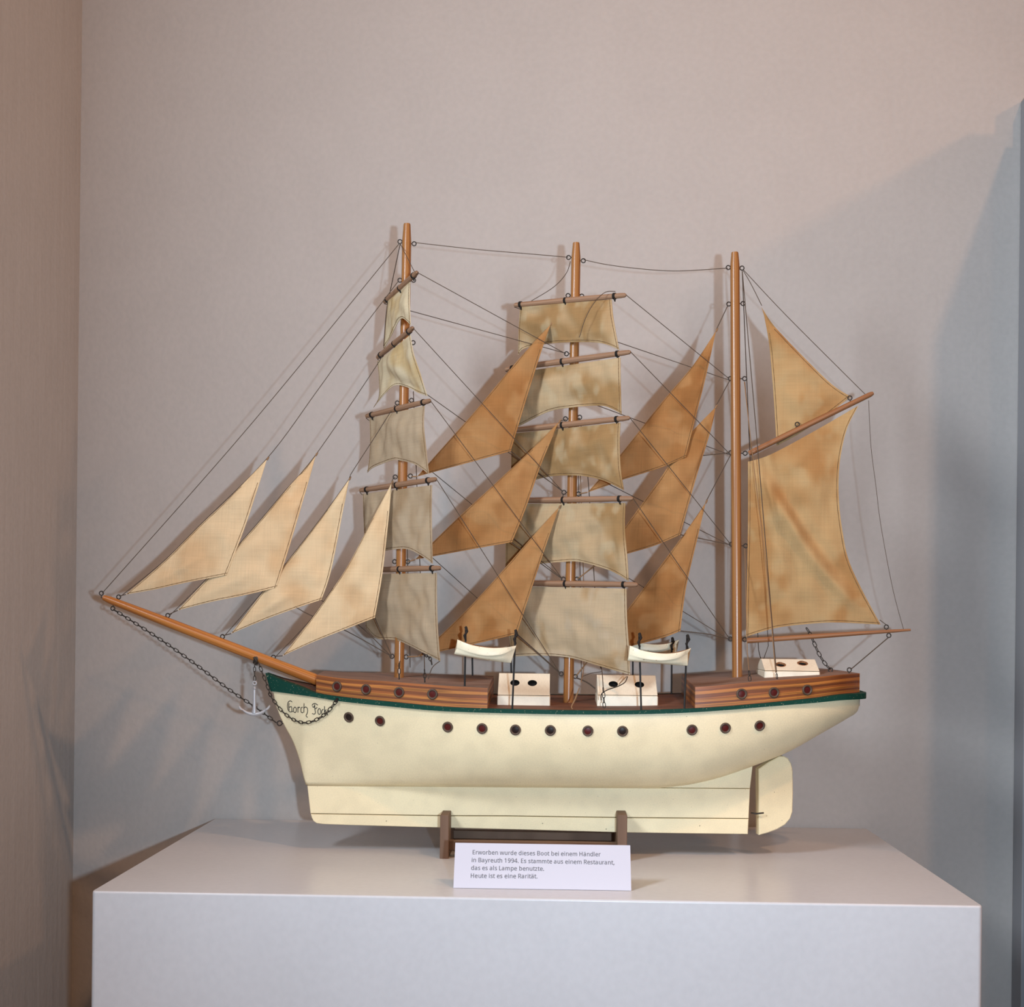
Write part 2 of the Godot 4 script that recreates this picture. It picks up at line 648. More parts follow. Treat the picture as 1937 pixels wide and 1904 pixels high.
func make_hull() -> void:
	TAB.beam = [Vector2(0, 0.0028), Vector2(0.04, 0.015), Vector2(0.075, 0.0275), Vector2(0.15, 0.046), Vector2(0.25, 0.063), Vector2(0.4, 0.077), Vector2(0.55, 0.081), Vector2(0.7, 0.079), Vector2(0.82, 0.0715), Vector2(0.9, 0.060), Vector2(0.95, 0.047), Vector2(0.98, 0.031), Vector2(0.993, 0.019), Vector2(1.0, 0.002)]
	TAB.s0 = S(516, 1307, 0).x
	TAB.s1 = S(1626, 1325, 0).x
	var sh := []
	for q in [[517, 1307], [556, 1312], [596, 1317.5], [640, 1325], [738, 1335.5], [841, 1344.5], [924, 1347.5], [1065, 1350.5], [1180, 1350.5], [1280, 1348], [1364, 1343], [1448, 1336], [1532, 1329], [1600, 1322.5], [1630, 1319]]:
		var p := near_side(q[0], q[1])
		sh.append(Vector2(p.x, p.y))
	TAB.sheer = sh
	var top := []
	for q in [[507, 1269], [537, 1285], [570, 1298.5], [597, 1310], [645, 1317.5], [738, 1327], [841, 1336.5], [924, 1340], [1065, 1343], [1180, 1343.5], [1280, 1341], [1364, 1336.5], [1448, 1329.5], [1532, 1321], [1605, 1312], [1634, 1309]]:
		var p := near_side(q[0], q[1], 0.003)
		top.append(Vector2(p.x, p.y))
	TAB.top = top
	var bt := []
	for q in [[516.5, 1310], [519, 1325], [523, 1339], [536, 1370], [555, 1404], [569, 1440], [578, 1475], [582, 1484.5], [700, 1485.5], [900, 1487], [1100, 1488.5], [1230, 1489], [1290, 1484], [1349, 1472], [1389, 1459.5], [1427, 1447], [1480, 1426.5], [1553, 1386], [1600, 1359.5], [1619, 1348], [1626, 1335]]:
		var p := S(q[0], q[1], 0.004)
		bt.append(Vector2(p.x, p.y))
	TAB.bottom = bt

	var stations := []
	for i in 27:
		stations.append(lerpf(TAB.s0, TAB.s0 + 0.05, pow(i / 27.0, 1.25)))
	for i in 60:
		stations.append(lerpf(TAB.s0 + 0.05, TAB.s1 - 0.05, i / 60.0))
	for i in 31:
		stations.append(lerpf(TAB.s1 - 0.05, TAB.s1, 1.0 - pow(1.0 - i / 30.0, 1.8)))
	var rows := []
	var uvs := []
	for s in stations:
		var r := []
		var u := []
		for k in 18:
			var v := 1.0 - pow(k / 17.0, 0.85)
			r.append(hull_point(s, v, 1.0))
		for k in 18:
			r.append(hull_point(s, 1.0 - pow((17 - k) / 17.0, 0.85), -1.0))
		for p in r:
			u.append(Vector2(p.x + (0.3 if p.z < 0 else 0.0), p.y))
		rows.append(r)
		uvs.append(u)
	var mb := MB.new()
	mb.grid(rows, uvs)
	# which way is out?
	if mb.n[60 * 36 + 4].z < 0:
		mb = MB.new()
		mb.grid(rows, uvs, true)
	var last: Array = rows[-1]
	mb.flat([last[0], last[9], last[17], last[26], last[35]], Vector3.RIGHT)
	var hull := part("hull", mb, M.hull, ship)
	hull.set_meta("label", "cream painted hull with rows of portholes")

	# the green rail runs round the hull; towards the stem it grows into a green bulwark
	var line := []
	for i in stations.size():
		line.append(Vector2(stations[i], beam(stations[i])))
	for i in stations.size():
		var s: float = stations[stations.size() - 1 - i]
		line.append(Vector2(s, -beam(s)))
	var outer := [[], [], [], []]
	var ouv := [[], [], [], []]
	var deck_near := []
	for i in line.size():
		var a: Vector2 = line[maxi(i - 1, 0)]
		var b: Vector2 = line[mini(i + 1, line.size() - 1)]
		var d := (b - a).normalized()
		var nrm := Vector2(-d.y, d.x)
		var p: Vector2 = line[i]
		if nrm.dot(Vector2(0.001 if p.x > 0.25 else 0.0, p.y)) < 0:
			nrm = -nrm
		var stern := smoothstep(TAB.s1 - 0.10, TAB.s1, p.x)
		var off := 0.0030 + 0.0034 * stern
		var foot := tab("sheer", p.x) + HEEL * (beam(p.x) - p.y)
		var head := tab("top", p.x) + HEEL * (beam(p.x) - p.y)
		var rake := 0.0058 * pow(1.0 - clampf((p.x - TAB.s0) / 0.05, 0, 1), 1.5)
		var q := p + nrm * off
		var inn := p - nrm * 0.004
		var q2 := Vector2(q.x - rake, q.y)
		outer[0].append(Vector3(p.x, foot, p.y))
		outer[1].append(Vector3(q.x, foot, q.y))
		outer[2].append(Vector3(q2.x, head, q2.y))
		outer[3].append(Vector3(inn.x - rake, head, inn.y))
		for k in 4:
			ouv[k].append(Vector2(p.x + (0.4 if p.y < 0 else 0.0), [foot - 0.003, foot, head, head + 0.004][k]))
	var rail := MB.new()
	for k in 3:
		var chk := MB.new()
		chk.grid([outer[k], outer[k + 1]], [ouv[k], ouv[k + 1]])
		var nn: Vector3 = chk.n[60]
		var want: Vector3 = [Vector3.DOWN, Vector3.BACK, Vector3.UP][k]
		rail.grid([outer[k], outer[k + 1]], [ouv[k], ouv[k + 1]], nn.dot(want) < 0)
	part("rail", rail, M.green, hull).set_meta("label", "dark green painted rail with chipped edges")

	# deck boards
	var dr := []
	var du := []
	for s in stations:
		var b := beam(s)
		var rake := 0.0058 * pow(1.0 - clampf((s - TAB.s0) / 0.05, 0, 1), 1.5)
		var r := []
		var u := []
		for k in 9:
			var w := lerpf(b + 0.0016, -b - 0.0016, k / 8.0)
			r.append(Vector3(s - rake, tab("top", s) + HEEL * (b - w) - 0.0004, w))
			u.append(Vector2(w * 6.0, s * 3.0))
		dr.append(r)
		du.append(u)
	var dk := MB.new()
	dk.grid(dr, du)
	if dk.n[100].y < 0:
		dk = MB.new()
		dk.grid(dr, du, true)
	part("deck", dk, M.deck, hull)

	# keel boards under the hull
	var kz := 0.0105
	var P := func(q: Array) -> Array:
		var r := []
		for e in q:
			var p := S(e[0], e[1], kz)
			r.append(Vector2(p.x, p.y))
		return r
	var k1 := MB.new()
	k1.prism(P.call([[581.2, 1485.2], [584.8, 1517], [587.2, 1537.8], [834, 1541.8], [960, 1542.2], [1164, 1545.2], [1280, 1546.2], [1416.2, 1547.2], [1418.6, 1491.4], [1290, 1490.4], [1100, 1488.8], [900, 1487.4], [700, 1486]]), -kz, kz, 0.0005)
	part("keel_board", k1, M.keel, hull)
	var k2 := MB.new()
	k2.prism(P.call([[587.8, 1539.2], [589.6, 1546], [593, 1552.5], [599, 1556.5], [612, 1558.2], [661, 1560], [834, 1564.8], [1000, 1569], [1163, 1573.6], [1280, 1575.4], [1414.6, 1577.2], [1416.1, 1548.6], [1280, 1547.6], [1164, 1546.6], [960, 1543.6], [834, 1543.2]]), -kz, kz, 0.0005)
	part("keel_shoe", k2, M.keel, hull)
	var k3 := MB.new()
	k3.prism(P.call([[1232, 1489], [1290, 1489.6], [1418.7, 1490.3], [1424.5, 1441], [1390, 1452], [1349, 1466], [1290, 1480]]), -kz, kz, 0.0004)
	part("deadwood", k3, M.keel, hull)

	# rudder, turned a little on its hinge
	var hinge := S(1429, 1500, 0.0)
	var out := []
	for e in [[1432, 1453], [1452, 1440], [1473, 1429.5], [1482, 1429.5], [1490, 1434], [1496, 1444], [1499, 1458], [1499.5, 1500], [1498.5, 1535], [1494, 1548], [1484, 1559], [1468, 1567.5], [1450, 1573.5], [1433, 1577.5]]:
		var p := S(e[0], e[1], 0.0)
		out.append(Vector2(p.x - hinge.x, p.y - hinge.y))
	var rd := MB.new()
	rd.prism(out, -0.0062, 0.0062, 0.0009)
	rd.moved(Basis(Vector3.UP, 0.16), hinge)
	var rudder := part("rudder", rd, M.keel, hull)
	var pin := MB.new()
	pin.tube([S(1421, 1537, 0.006), S(1431, 1538.5, 0.0105), S(1444.5, 1537, 0.0085)], [0.0009, 0.0010, 0.0009], 6)
	part("pin", pin, M.iron, rudder)

	make_lettering(hull)
	return


func make_lettering(hull: Node) -> void:
	# pen strokes of the name, laid on the planking
	var strokes := [
		[[950, 832], [932, 816], [906, 820], [889, 848], [884, 900], [892, 945], [912, 972], [940, 976], [962, 966]],
		[[906, 846], [902, 900], [908, 955]], [[910, 908], [944, 902], [946, 966]],
		[[988, 905], [972, 932], [975, 973], [998, 986], [1014, 956], [1009, 917], [988, 905]],
		[[1036, 903], [1036, 986]], [[1036, 928], [1052, 906], [1066, 914]],
		[[1104, 908], [1088, 912], [1080, 940], [1084, 978], [1100, 989], [1112, 982]],
		[[1126, 850], [1123, 985]], [[1123, 922], [1146, 905], [1172, 920], [1179, 960], [1170, 1002], [1155, 1030], [1166, 1048], [1180, 1052]],
		[[1243, 884], [1256, 862], [1288, 853], [1326, 876]], [[1248, 898], [1268, 908], [1276, 884]],
		[[1282, 866], [1284, 935], [1294, 985], [1276, 1009], [1244, 999]], [[1286, 928], [1308, 921], [1314, 905]],
		[[1346, 924], [1329, 955], [1333, 1000], [1354, 1012], [1368, 985], [1364, 940], [1346, 924]],
		[[1408, 936], [1388, 955], [1387, 1004], [1406, 1018]],
		[[1426, 893], [1425, 1022]], [[1426, 968], [1452, 942]], [[1430, 968], [1456, 988], [1476, 1026]]]
	var mb := MB.new()
	for st in strokes:
		var pts := []
		for q in st:
			var h := on_hull(430.0 + q[0] / 7.748, 1220.0 + q[1] / 7.748, 0.00015)
			pts.append(h[0])
		var path := along(pts, maxi(4, pts.size() * 3))
		var rr := []
		for i in path.size():
			rr.append(0.00042)
		mb.tube(path, rr, 5)
	part("name_lettering", mb, M.ink, hull).set_meta("label", "black gothic letters spelling the ship's name")


func porthole(p: Vector3, n: Vector3, glass: Material, parent: Node) -> void:
	if not meshes.has("ring"):
		var a := MB.new()
		a.lathe([[0.0056, -0.001], [0.0056, 0.0007], [0.0050, 0.0013], [0.0042, 0.0012], [0.0034, 0.0005], [0.0033, -0.0006]], Vector3.ZERO, Vector3.BACK, 18)
		meshes.ring = a.mesh()
		var b := MB.new()
		b.lathe([[0.0035, 0.0002], [0.0025, 0.0003], [0.0012, 0.0004], [0.00001, 0.0004]], Vector3.ZERO, Vector3.BACK, 14)
		for i in b.n.size():
			if b.n[i].z < 0:
				b.n[i] = -b.n[i]
		meshes.lens = b.mesh()
	var o := part("porthole", meshes.ring, M.brass, parent)
	o.position = p
	o.basis = Basis.looking_at(-n, Vector3.UP)
	part("glass", meshes.lens, glass, o)


# a block of laminated wood that follows the line of the rail
func make_block(called: String, sa: float, sb: float, top_tab: String, inset: float, skew_a: float, skew_b: float, round_end: bool) -> Node3D:
	var o := Node3D.new()
	o.name = called
	ship.add_child(o, true)
	var m := 44
	var nearb := []
	var neart := []
	var farb := []
	var fart := []
	var uv0 := []
	var uv1 := []
	for i in m + 1:
		var q := i / float(m)
		if round_end:
			q = 1.0 - pow(1.0 - q, 1.7)
		var s := lerpf(sa, sb, q)
		var h := maxf(beam(s) - inset, 0.0)
		if round_end:
			var e := clampf((sb - s) / 0.045, 0.0, 1.0)
			h *= sqrt(1.0 - pow(1.0 - e, 2.0))
		var sk := lerpf(skew_a, skew_b, q) * 2.0 * h
		var dk := tab("top", s) - 0.001
		var tp := tab(top_tab, s)
		nearb.append(Vector3(s, dk + HEEL * (beam(s) - h), h))
		neart.append(Vector3(s, tp, h - 0.0008))
		farb.append(Vector3(s + sk, dk + HEEL * (beam(s) + h), -h))
		fart.append(Vector3(s + sk, tp + HEEL * 2.0 * h, -h + 0.0008))
		uv0.append(Vector2(s * 4.0, 0.98))
		uv1.append(Vector2(s * 4.0, 0.02))
	var mb := MB.new()
	for f in [[nearb, neart, Vector3.BACK], [farb, fart, Vector3.FORWARD]]:
		var t := MB.new()
		t.grid([f[0], f[1]], [uv0, uv1])
		mb.grid([f[0], f[1]], [uv0, uv1], t.n[m / 2].dot(f[2]) < 0)
	for e in [[0, Vector3.LEFT], [m, Vector3.RIGHT]]:
		var k: int = e[0]
		if nearb[k].z > 0.002:
			mb.flat([nearb[k], farb[k], fart[k], neart[k]], e[1], [Vector2(0, 0.98), Vector2(0.25, 0.98), Vector2(0.25, 0.02), Vector2(0, 0.02)])
	part("block", mb, M.laminate, o)
	var rows := []
	var uvs := []
	for k in 6:
		var r := []
		var u := []
		for i in m + 1:
			r.append(neart[i].lerp(fart[i], k / 5.0))
			u.append(Vector2(r[-1].z * 7.0, r[-1].x * 2.5))
		rows.append(r)
		uvs.append(u)
	var t2 := MB.new()
	t2.grid(rows, uvs)
	if t2.n[m].y < 0:
		t2 = MB.new()
		t2.grid(rows, uvs, true)
	part("top_board", t2, M.dusty, o)
	return o


func make_cabin(l: float, r: float, bot: float, seam: float, ridge_y: float, wn: float, holes: Array, rim: bool) -> void:
	# a low skylight: plinth board below, gabled roof with two round openings above
	var o := Node3D.new()
	o.name = "skylight_cabin"
	o.set_meta("label", "white cabin with two round roof openings")
	ship.add_child(o, true)
	var a := S(l, bot, wn)
	var b := S(r, bot, wn)
	var y0 := a.lerp(b, 0.5).y
	var y1 := S((l + r) / 2, seam, wn).y
	var y2 := S((l + r) / 2, ridge_y, 0.003).y
	var w := b.x - a.x
	var mid := Vector3((a.x + b.x) / 2, 0, 0)
	var base := MB.new()
	var low := y0 - 0.004
	base.box(Vector3(mid.x, (low + y1) / 2, 0), Vector3(w, y1 - low, wn * 2), 0.0008)
	part("base_board", base, M.white, o)
	var comb := CSGCombiner3D.new()
	comb.name = "roof"
	var pg := CSGPolygon3D.new()
	pg.polygon = PackedVector2Array([Vector2(-wn + 0.0003, 0), Vector2(wn - 0.0003, 0), Vector2(0.0035, y2 - y1), Vector2(-0.0035, y2 - y1)])
	pg.depth = w - 0.001
	pg.rotation.y = PI / 2
	pg.position = Vector3(w / 2 - 0.0005, 0, 0)
	# the polygon's x axis becomes -z, its depth runs along x
	pg.material = M.white
	comb.add_child(pg)
	var slope := atan2(y2 - y1, wn - 0.0035)
	for h in holes:
		# where the sight line meets the sloping near face
		var p := Vector3.ZERO
		var wq := wn * 0.5
		for i in 10:
			p = S(h[0], h[1], wq)
			wq = clampf(wn - (p.y - y1) / tan(slope), 0.0, wn)
		var c := CSGCylinder3D.new()
		c.radius = 0.0050 if not rim else 0.0046
		c.height = 0.016
		c.sides = 20
		c.operation = CSGShape3D.OPERATION_SUBTRACTION
		c.position = Vector3(p.x - mid.x, p.y - y1, wq)
		c.rotation.x = PI / 2 - slope
		c.material = M.dark
		comb.add_child(c)
		if rim:
			var rg := MB.new()
			var n := Vector3(0, cos(slope), sin(slope))
			rg.lathe([[0.0058, -0.0004], [0.0058, 0.0006], [0.0050, 0.0009], [0.0045, 0.0005], [0.0044, -0.001]], Vector3(p.x, p.y, wq), n, 18)
			part("hole_rim", rg, M.gaff, o)
	comb.position = Vector3(mid.x, y1 + 0.0006, 0)
	o.add_child(comb)


func make_boat(gun: Array, rail: Array, low: Array, wc: float, hb: float) -> Node3D:
	var o := Node3D.new()
	o.name = "lifeboat"
	o.set_meta("label", "small white lifeboat on black davits")
	ship.add_child(o, true)
	var m := 22
	var G := []
	var R := []
	var L := []
	for q in gun:
		G.append(S(q[0], q[1], wc + hb))
	for q in rail:
		R.append(S(q[0], q[1], wc + hb))
	for q in low:
		L.append(S(q[0], q[1], wc + hb * 0.7))
	G = along(G, m + 1)
	R = along(R, m + 1)
	L = along(L, m + 1)
	var rows := []
	var uvs := []
	var inner := []
	var iuv := []
	for i in m + 1:
		var q := i / float(m)
		var b := hb * pow(1.0 - pow(absf(2.0 * q - 0.95), 2.6) * 0.88, 0.6) if absf(2.0 * q - 0.95) < 1.0 else hb * 0.28
		var g: Vector3 = G[i]
		var r: Vector3 = R[i]
		var l: Vector3 = L[i]
		var half := [[g, b - 0.0022], [g, b], [r.lerp(g, 0.12), b * 0.99], [r, b * 0.97], [r.lerp(l, 0.10), b * 0.86], [r.lerp(l, 0.5), b * 0.83], [l, b * 0.66], [l + Vector3(0, -0.0006, 0), 0.0]]
		var row := []
		for h in half:
			row.append(Vector3(h[0].x, h[0].y, wc + h[1]))
		for k in range(half.size() - 2, -1, -1):
			row.append(Vector3(half[k][0].x, half[k][0].y, wc - half[k][1]))
		var u := []
		for p in row:
			u.append(Vector2(p.x, p.y + (0.3 if p.z < wc else 0.0)))
		rows.append(row)
		uvs.append(u)
		var ir := []
		var iu := []
		for k in 7:
			var c := lerpf(1.0, -1.0, k / 6.0)
			ir.append(Vector3(g.x, g.y - 0.0042 * (1.0 - c * c) * (1.0 if i > 0 and i < m else 0.0), wc + c * (b - 0.0022)))
			iu.append(Vector2(c, g.x * 6.0))
		inner.append(ir)
		iuv.append(iu)
	var mb := MB.new()
	mb.grid(rows, uvs)
	if mb.n[10 * 15 + 5].z < 0:
		mb = MB.new()
		mb.grid(rows, uvs, true)
	for e in [[0, Vector3.LEFT], [m, Vector3.RIGHT]]:
		mb.flat(rows[e[0]], e[1])
	part("boat_hull", mb, M.boat, o)
	var ib := MB.new()
	ib.grid(inner, iuv)
	if ib.n[30].y < 0:
		ib = MB.new()
		ib.grid(inner, iuv, true)
	part("boat_inside", ib, M.gaff, o)
	return o


func make_davit(foot: Array, head: Array, w: float, lean: float, tackle: bool) -> void:
	var a := S(foot[0], foot[1], w)
	var b := S(head[0], head[1] + 8.0, w + lean)
	var c := S(head[0], head[1], w + lean + 0.005)
	var mb := MB.new()
	var path := along([a + Vector3(0, -0.003, 0), a.lerp(b, 0.5), b, c, c + Vector3(0.0004, -0.003, 0.005)], 16)
	var rr := []
	for i in path.size():
		rr.append(0.0010)
	mb.tube(path, rr, 7)
	var o := part("davit", mb, M.rod, ship)
	if tackle:
		var t := MB.new()
		t.tube(along([c + Vector3(0, 0.001, 0.002), c + Vector3(0.0016, -0.004, 0.004), c + Vector3(-0.001, -0.008, 0.005), c + Vector3(0.0008, -0.013, 0.004)], 10), [0.0014, 0.0015, 0.0012, 0.0015, 0.0011, 0.0012, 0.0014, 0.001, 0.0012, 0.0008], 6)
		part("tackle", t, M.dark, o)


# ------------------------------------------------------------------ spars, sails and lines
func spar(called: String, a: Vector3, b: Vector3, prof: Array, m: Material, sides := 14, vs := 3.0) -> MeshInstance3D:
	var path := []
	var rr := []
	for q in prof:
		path.append(a.lerp(b, q[0]))
		rr.append(q[1])
	var mb := MB.new()
	mb.tube(path, rr, sides, true, vs)
	return part(called, mb, m, ship)


func eye_ring(p: Vector3, away: Vector3, parent: Node, r := 0.0026) -> void:   # a screw eye
	if not meshes.has("eye"):
		var mb := MB.new()
		var path := []
		var rr := []
		for i in 11:
			var a := TAU * (i * 0.93) / 10.0 + PI + 0.2
			path.append(Vector3(cos(a) + 1.15, sin(a), 0.08 * i / 10.0) * 0.0022)
			rr.append(0.00066)
		mb.tube(path, rr, 5)
		mb.tube([Vector3(-0.003, 0, 0), Vector3(0.0005, 0, 0)], [0.0006, 0.0006], 5)
		meshes.eye = mb.mesh()
	var o := part("screw_eye", meshes.eye, M.iron, parent)
	o.position = p
	var x := away.normalized()
	var z := Vector3.BACK
	if absf(x.dot(z)) > 0.9:
		z = Vector3.RIGHT
	var y := z.cross(x).normalized()
	z = x.cross(y).normalized()
	o.basis = Basis(x, y, z).scaled(Vector3.ONE * (r / 0.0026))


func cord(called: String, pts: Array, m: Material, r := 0.00042, parent: Node = null) -> MeshInstance3D:
	var path := along(pts, 2 if pts.size() == 2 else pts.size() * 5)
	var rr := []
	for i in path.size():
		rr.append(r)
	var mb := MB.new()
	mb.tube(path, rr, 5)
	return part(called, mb, m, parent if parent else ship)


func pixels(pts: Array, w0 := 0.0, w1 := 0.0) -> Array:
	var r := []
	for i in pts.size():
		r.append(S(pts[i][0], pts[i][1], lerpf(w0, w1, i / maxf(1.0, pts.size() - 1.0))))
	return r


func chain(called: String, path3: Array, pitch: float, m: Material, scale_l := 1.0) -> void:
	if not meshes.has("link"):
		var mb := MB.new()
		var path := []
		var rr := []
		for i in 13:
			var a := TAU * i / 12.0
			path.append(Vector3(cos(a) * 0.0019 + signf(cos(a)) * 0.0012, sin(a) * 0.0016, 0))
			rr.append(0.00050)
		mb.tube(path, rr, 5, false)
		meshes.link = mb.mesh()
	var o := Node3D.new()
	o.name = called
	ship.add_child(o, true)
	var total := 0.0
	var dense := along(path3, 120)
	for i in range(1, dense.size()):
		total += dense[i].distance_to(dense[i - 1])
	var count := int(round(total / pitch))
	var pts := along(path3, count + 1)
	for i in count:
		var a: Vector3 = pts[i]
		var b: Vector3 = pts[i + 1]
		var x := (b - a).normalized()
		var z := Vector3.BACK
		var y := z.cross(x).normalized()
		z = x.cross(y)
		var bs := Basis(x, y, z) * Basis(Vector3.RIGHT, 0.25 if i % 2 else 1.25)
		var l := part("chain_link", meshes.link, m, o)
		l.transform = Transform3D(bs.scaled_local(Vector3.ONE * scale_l), (a + b) * 0.5)


# one sail: four edges given as curves, a belly and creases between them, doubled to a real thickness
func sail(called: String, top: Array, left: Array, right: Array, foot: Array, m: Material, belly: float, seed: int, fold := []) -> MeshInstance3D:
	var hem := true
	var W := 40
	var H := 30
	var T := along(top, W + 1)
	var F := along(foot, W + 1)
	var L := along(left, H + 1)
	var R := along(right, H + 1)
	var rows := []
	var nz := FastNoiseLite.new()
	nz.seed = seed
	nz.frequency = 22.0
	nz.fractal_octaves = 2
	var rr := RandomNumberGenerator.new()
	rr.seed = seed
	var off := Vector2(rr.randf(), rr.randf())
	var uvs := []
	for j in H + 1:
		var t := j / float(H)
		var row := []
		var u := []
		for i in W + 1:
			var q := i / float(W)
			var p: Vector3 = T[i] * (1 - t) + F[i] * t + L[j] * (1 - q) + R[j] * q
			p -= (T[0] * (1 - q) + T[W] * q) * (1 - t) + (F[0] * (1 - q) + F[W] * q) * t
			row.append(p)
			u.append(Vector2(p.x * 1.0 + p.z, -p.y) * 3.6 + off)
		rows.append(row)
		uvs.append(u)
	# mean direction of the cloth
	var across: Vector3 = R[H / 2] - L[H / 2]
	var down: Vector3 = F[W / 2] - T[W / 2]
	var nrm := across.cross(down).normalized()
	if nrm.z < 0:
		nrm = -nrm
	for j in H + 1:
		var t := j / float(H)
		for i in W + 1:
			var q := i / float(W)
			var e := sin(PI * q) * sin(PI * clampf(t, 0, 1)) if top.size() > 1 else sin(PI * q) * sin(PI * t) * (0.4 + 0.6 * t)
			var p: Vector3 = rows[j][i]
			var edge := minf(minf(q, 1 - q), minf(t, 1 - t))
			var d := belly * e + nz.get_noise_2d(p.x + p.z, p.y) * 0.0034 * smoothstep(0.0, 0.12, edge)
			if fold.size():
				for f in fold:
					var a: Vector2 = f[0]
					var b: Vector2 = f[1]
					var ab := (b - a)
					var h := Vector2(q, t) - a
					var k := clampf(h.dot(ab) / ab.length_squared(), 0, 1)
					var dist := (h - ab * k).dot(ab.orthogonal().normalized())
					d += f[2] * exp(-pow(dist / f[3], 2.0)) * sin(PI * clampf(k, 0.06, 0.94)) * smoothstep(0.0, 0.04, edge)
			rows[j][i] = p + nrm * d
	var mb := MB.new()
	var probe := MB.new()
	probe.grid(rows, uvs)
	var mid := (H / 2) * (W + 1) + W / 2
	var flip: bool = probe.n[mid].dot(nrm) < 0
	mb.grid(rows, uvs, flip)
	var back := []
	for j in H + 1:
		var r2 := []
		for i in W + 1:
			r2.append(rows[j][i] - nrm * 0.0005)
		back.append(r2)
	mb.grid(back, uvs, not flip)
	# the cut edge
	var loop := []
	for i in W + 1:
		loop.append([0, i])
	for j in range(1, H + 1):
		loop.append([j, W])
	for i in range(W - 1, -1, -1):
		loop.append([H, i])
	for j in range(H - 1, 0, -1):
		loop.append([j, 0])
	var cen: Vector3 = rows[H / 2][W / 2]
	for k in loop.size():
		var a: Array = loop[k]
		var b: Array = loop[(k + 1) % loop.size()]
		var p0: Vector3 = rows[a[0]][a[1]]
		var p1: Vector3 = rows[b[0]][b[1]]
		if p0.distance_to(p1) < 1e-6:
			continue
		var o := (p1 - p0).cross(nrm).normalized()
		if o.dot((p0 + p1) * 0.5 - cen) < 0:
			o = -o
		mb.flat([p0, p1, back[b[0]][b[1]], back[a[0]][a[1]]], o, [uvs[a[0]][a[1]], uvs[b[0]][b[1]], uvs[b[0]][b[1]], uvs[a[0]][a[1]]])
	var s := part(called, mb, m, ship)
	if hem:
		# stitched hem a little inside the edges
		var st := MB.new()
		var lines := []
		var c1 := []
		var c2 := []
		var c3 := []
		var lo := 0 if top.size() > 1 else 6
		for j in range(lo, H + 1):
			var wd: float = rows[j][0].distance_to(rows[j][W])
			var q := clampf(0.0021 / maxf(wd, 0.004), 0.0, 0.45)
			c1.append(_on(rows, j, q * W) + nrm * 0.0001)
			c2.append(_on(rows, j, (1 - q) * W) + nrm * 0.0001)
		for i in W + 1:
			var hh: float = rows[H][i].distance_to(rows[0][i])
			var t := clampf(0.0021 / maxf(hh, 0.004), 0.0, 0.45)
			var jf := (1.0 - t) * H
			var j0 := int(jf)
			var pa: Vector3 = rows[j0][i]
			var pb: Vector3 = rows[mini(j0 + 1, H)][i]
			c3.append(pa.lerp(pb, jf - j0) + nrm * 0.0001)
		lines = [c1, c2, c3]
		for c in lines:
			var rad := []
			for i in c.size():
				rad.append(0.00022 if i % 2 else 0.00034)
			st.tube(c, rad, 4, false)
		part("stitching", st, M.stitch, s)
	return s


func _on(rows: Array, j: int, x: float) -> Vector3:
	var i := clampi(int(x), 0, rows[j].size() - 2)
	return rows[j][i].lerp(rows[j][i + 1], x - i)


func stay_sail(called: String, head: Array, tack: Array, clew: Array, luff_mid: Array, leech_mid: Array, foot_mid: Array, m: Material, belly: float, seed: int, w := 0.0, fold := []) -> void:
	var h := S(head[0], head[1], w)
	var t := S(tack[0], tack[1], w)
	var c := S(clew[0], clew[1], w + 0.006)
	var lf := [h]
	for q in luff_mid:
		lf.append(S(q[0], q[1], w))
	lf.append(t)
	var le := [h]
	for q in leech_mid:
		le.append(S(q[0], q[1], w + 0.003))
	le.append(c)
	var ft := [t]
	for q in foot_mid:
		ft.append(S(q[0], q[1], w + 0.003))
	ft.append(c)
	sail(called, [h], lf, le, ft, m, belly, seed, fold)
	# a knot of cloth and thread at the head and tack
	var tip: Vector3 = h + (h - t).normalized() * 0.0035
	var k := MB.new()
	k.tube([h + Vector3(0, -0.0012, 0), h.lerp(tip, 0.4), tip], [0.0009, 0.0011, 0.0004], 6)
	part("head_knot", k, M.cord, ship)


func square_sail(called: String, yard: Array, corners: Array, left_mid: Array, foot_mid: Array, right_mid: Array, w_top: Array, w_low: Array, m: Material, belly: float, seed: int, fold := []) -> void:
	# corners: top left, top right, bottom right, bottom left
	w_top = [w_top[0] + AHEAD, w_top[1] + AHEAD]
	w_low = [w_low[0] + AHEAD, w_low[1] + AHEAD]
	var tl := S(corners[0][0], corners[0][1], w_top[0])
	var tr := S(corners[1][0], corners[1][1], w_top[1])
	var br := S(corners[2][0], corners[2][1], w_low[1])
	var bl := S(corners[3][0], corners[3][1], w_low[0])
	var lf := [tl]
	for i in left_mid.size():
		var q: Array = left_mid[i]
		lf.append(S(q[0], q[1], lerpf(w_top[0], w_low[0], (i + 1.0) / (left_mid.size() + 1))))
	lf.append(bl)
	var rt := [tr]
	for i in right_mid.size():
		var q: Array = right_mid[i]
		rt.append(S(q[0], q[1], lerpf(w_top[1], w_low[1], (i + 1.0) / (right_mid.size() + 1))))
	rt.append(br)
	var ft := [bl]
	for i in foot_mid.size():
		var q: Array = foot_mid[i]
		var k: float = float(q[0] - corners[3][0]) / float(corners[2][0] - corners[3][0])
		ft.append(S(q[0], q[1], lerpf(w_low[0], w_low[1], k)))
	ft.append(br)
	sail(called, [tl, tr], lf, rt, ft, m, belly, seed, fold)


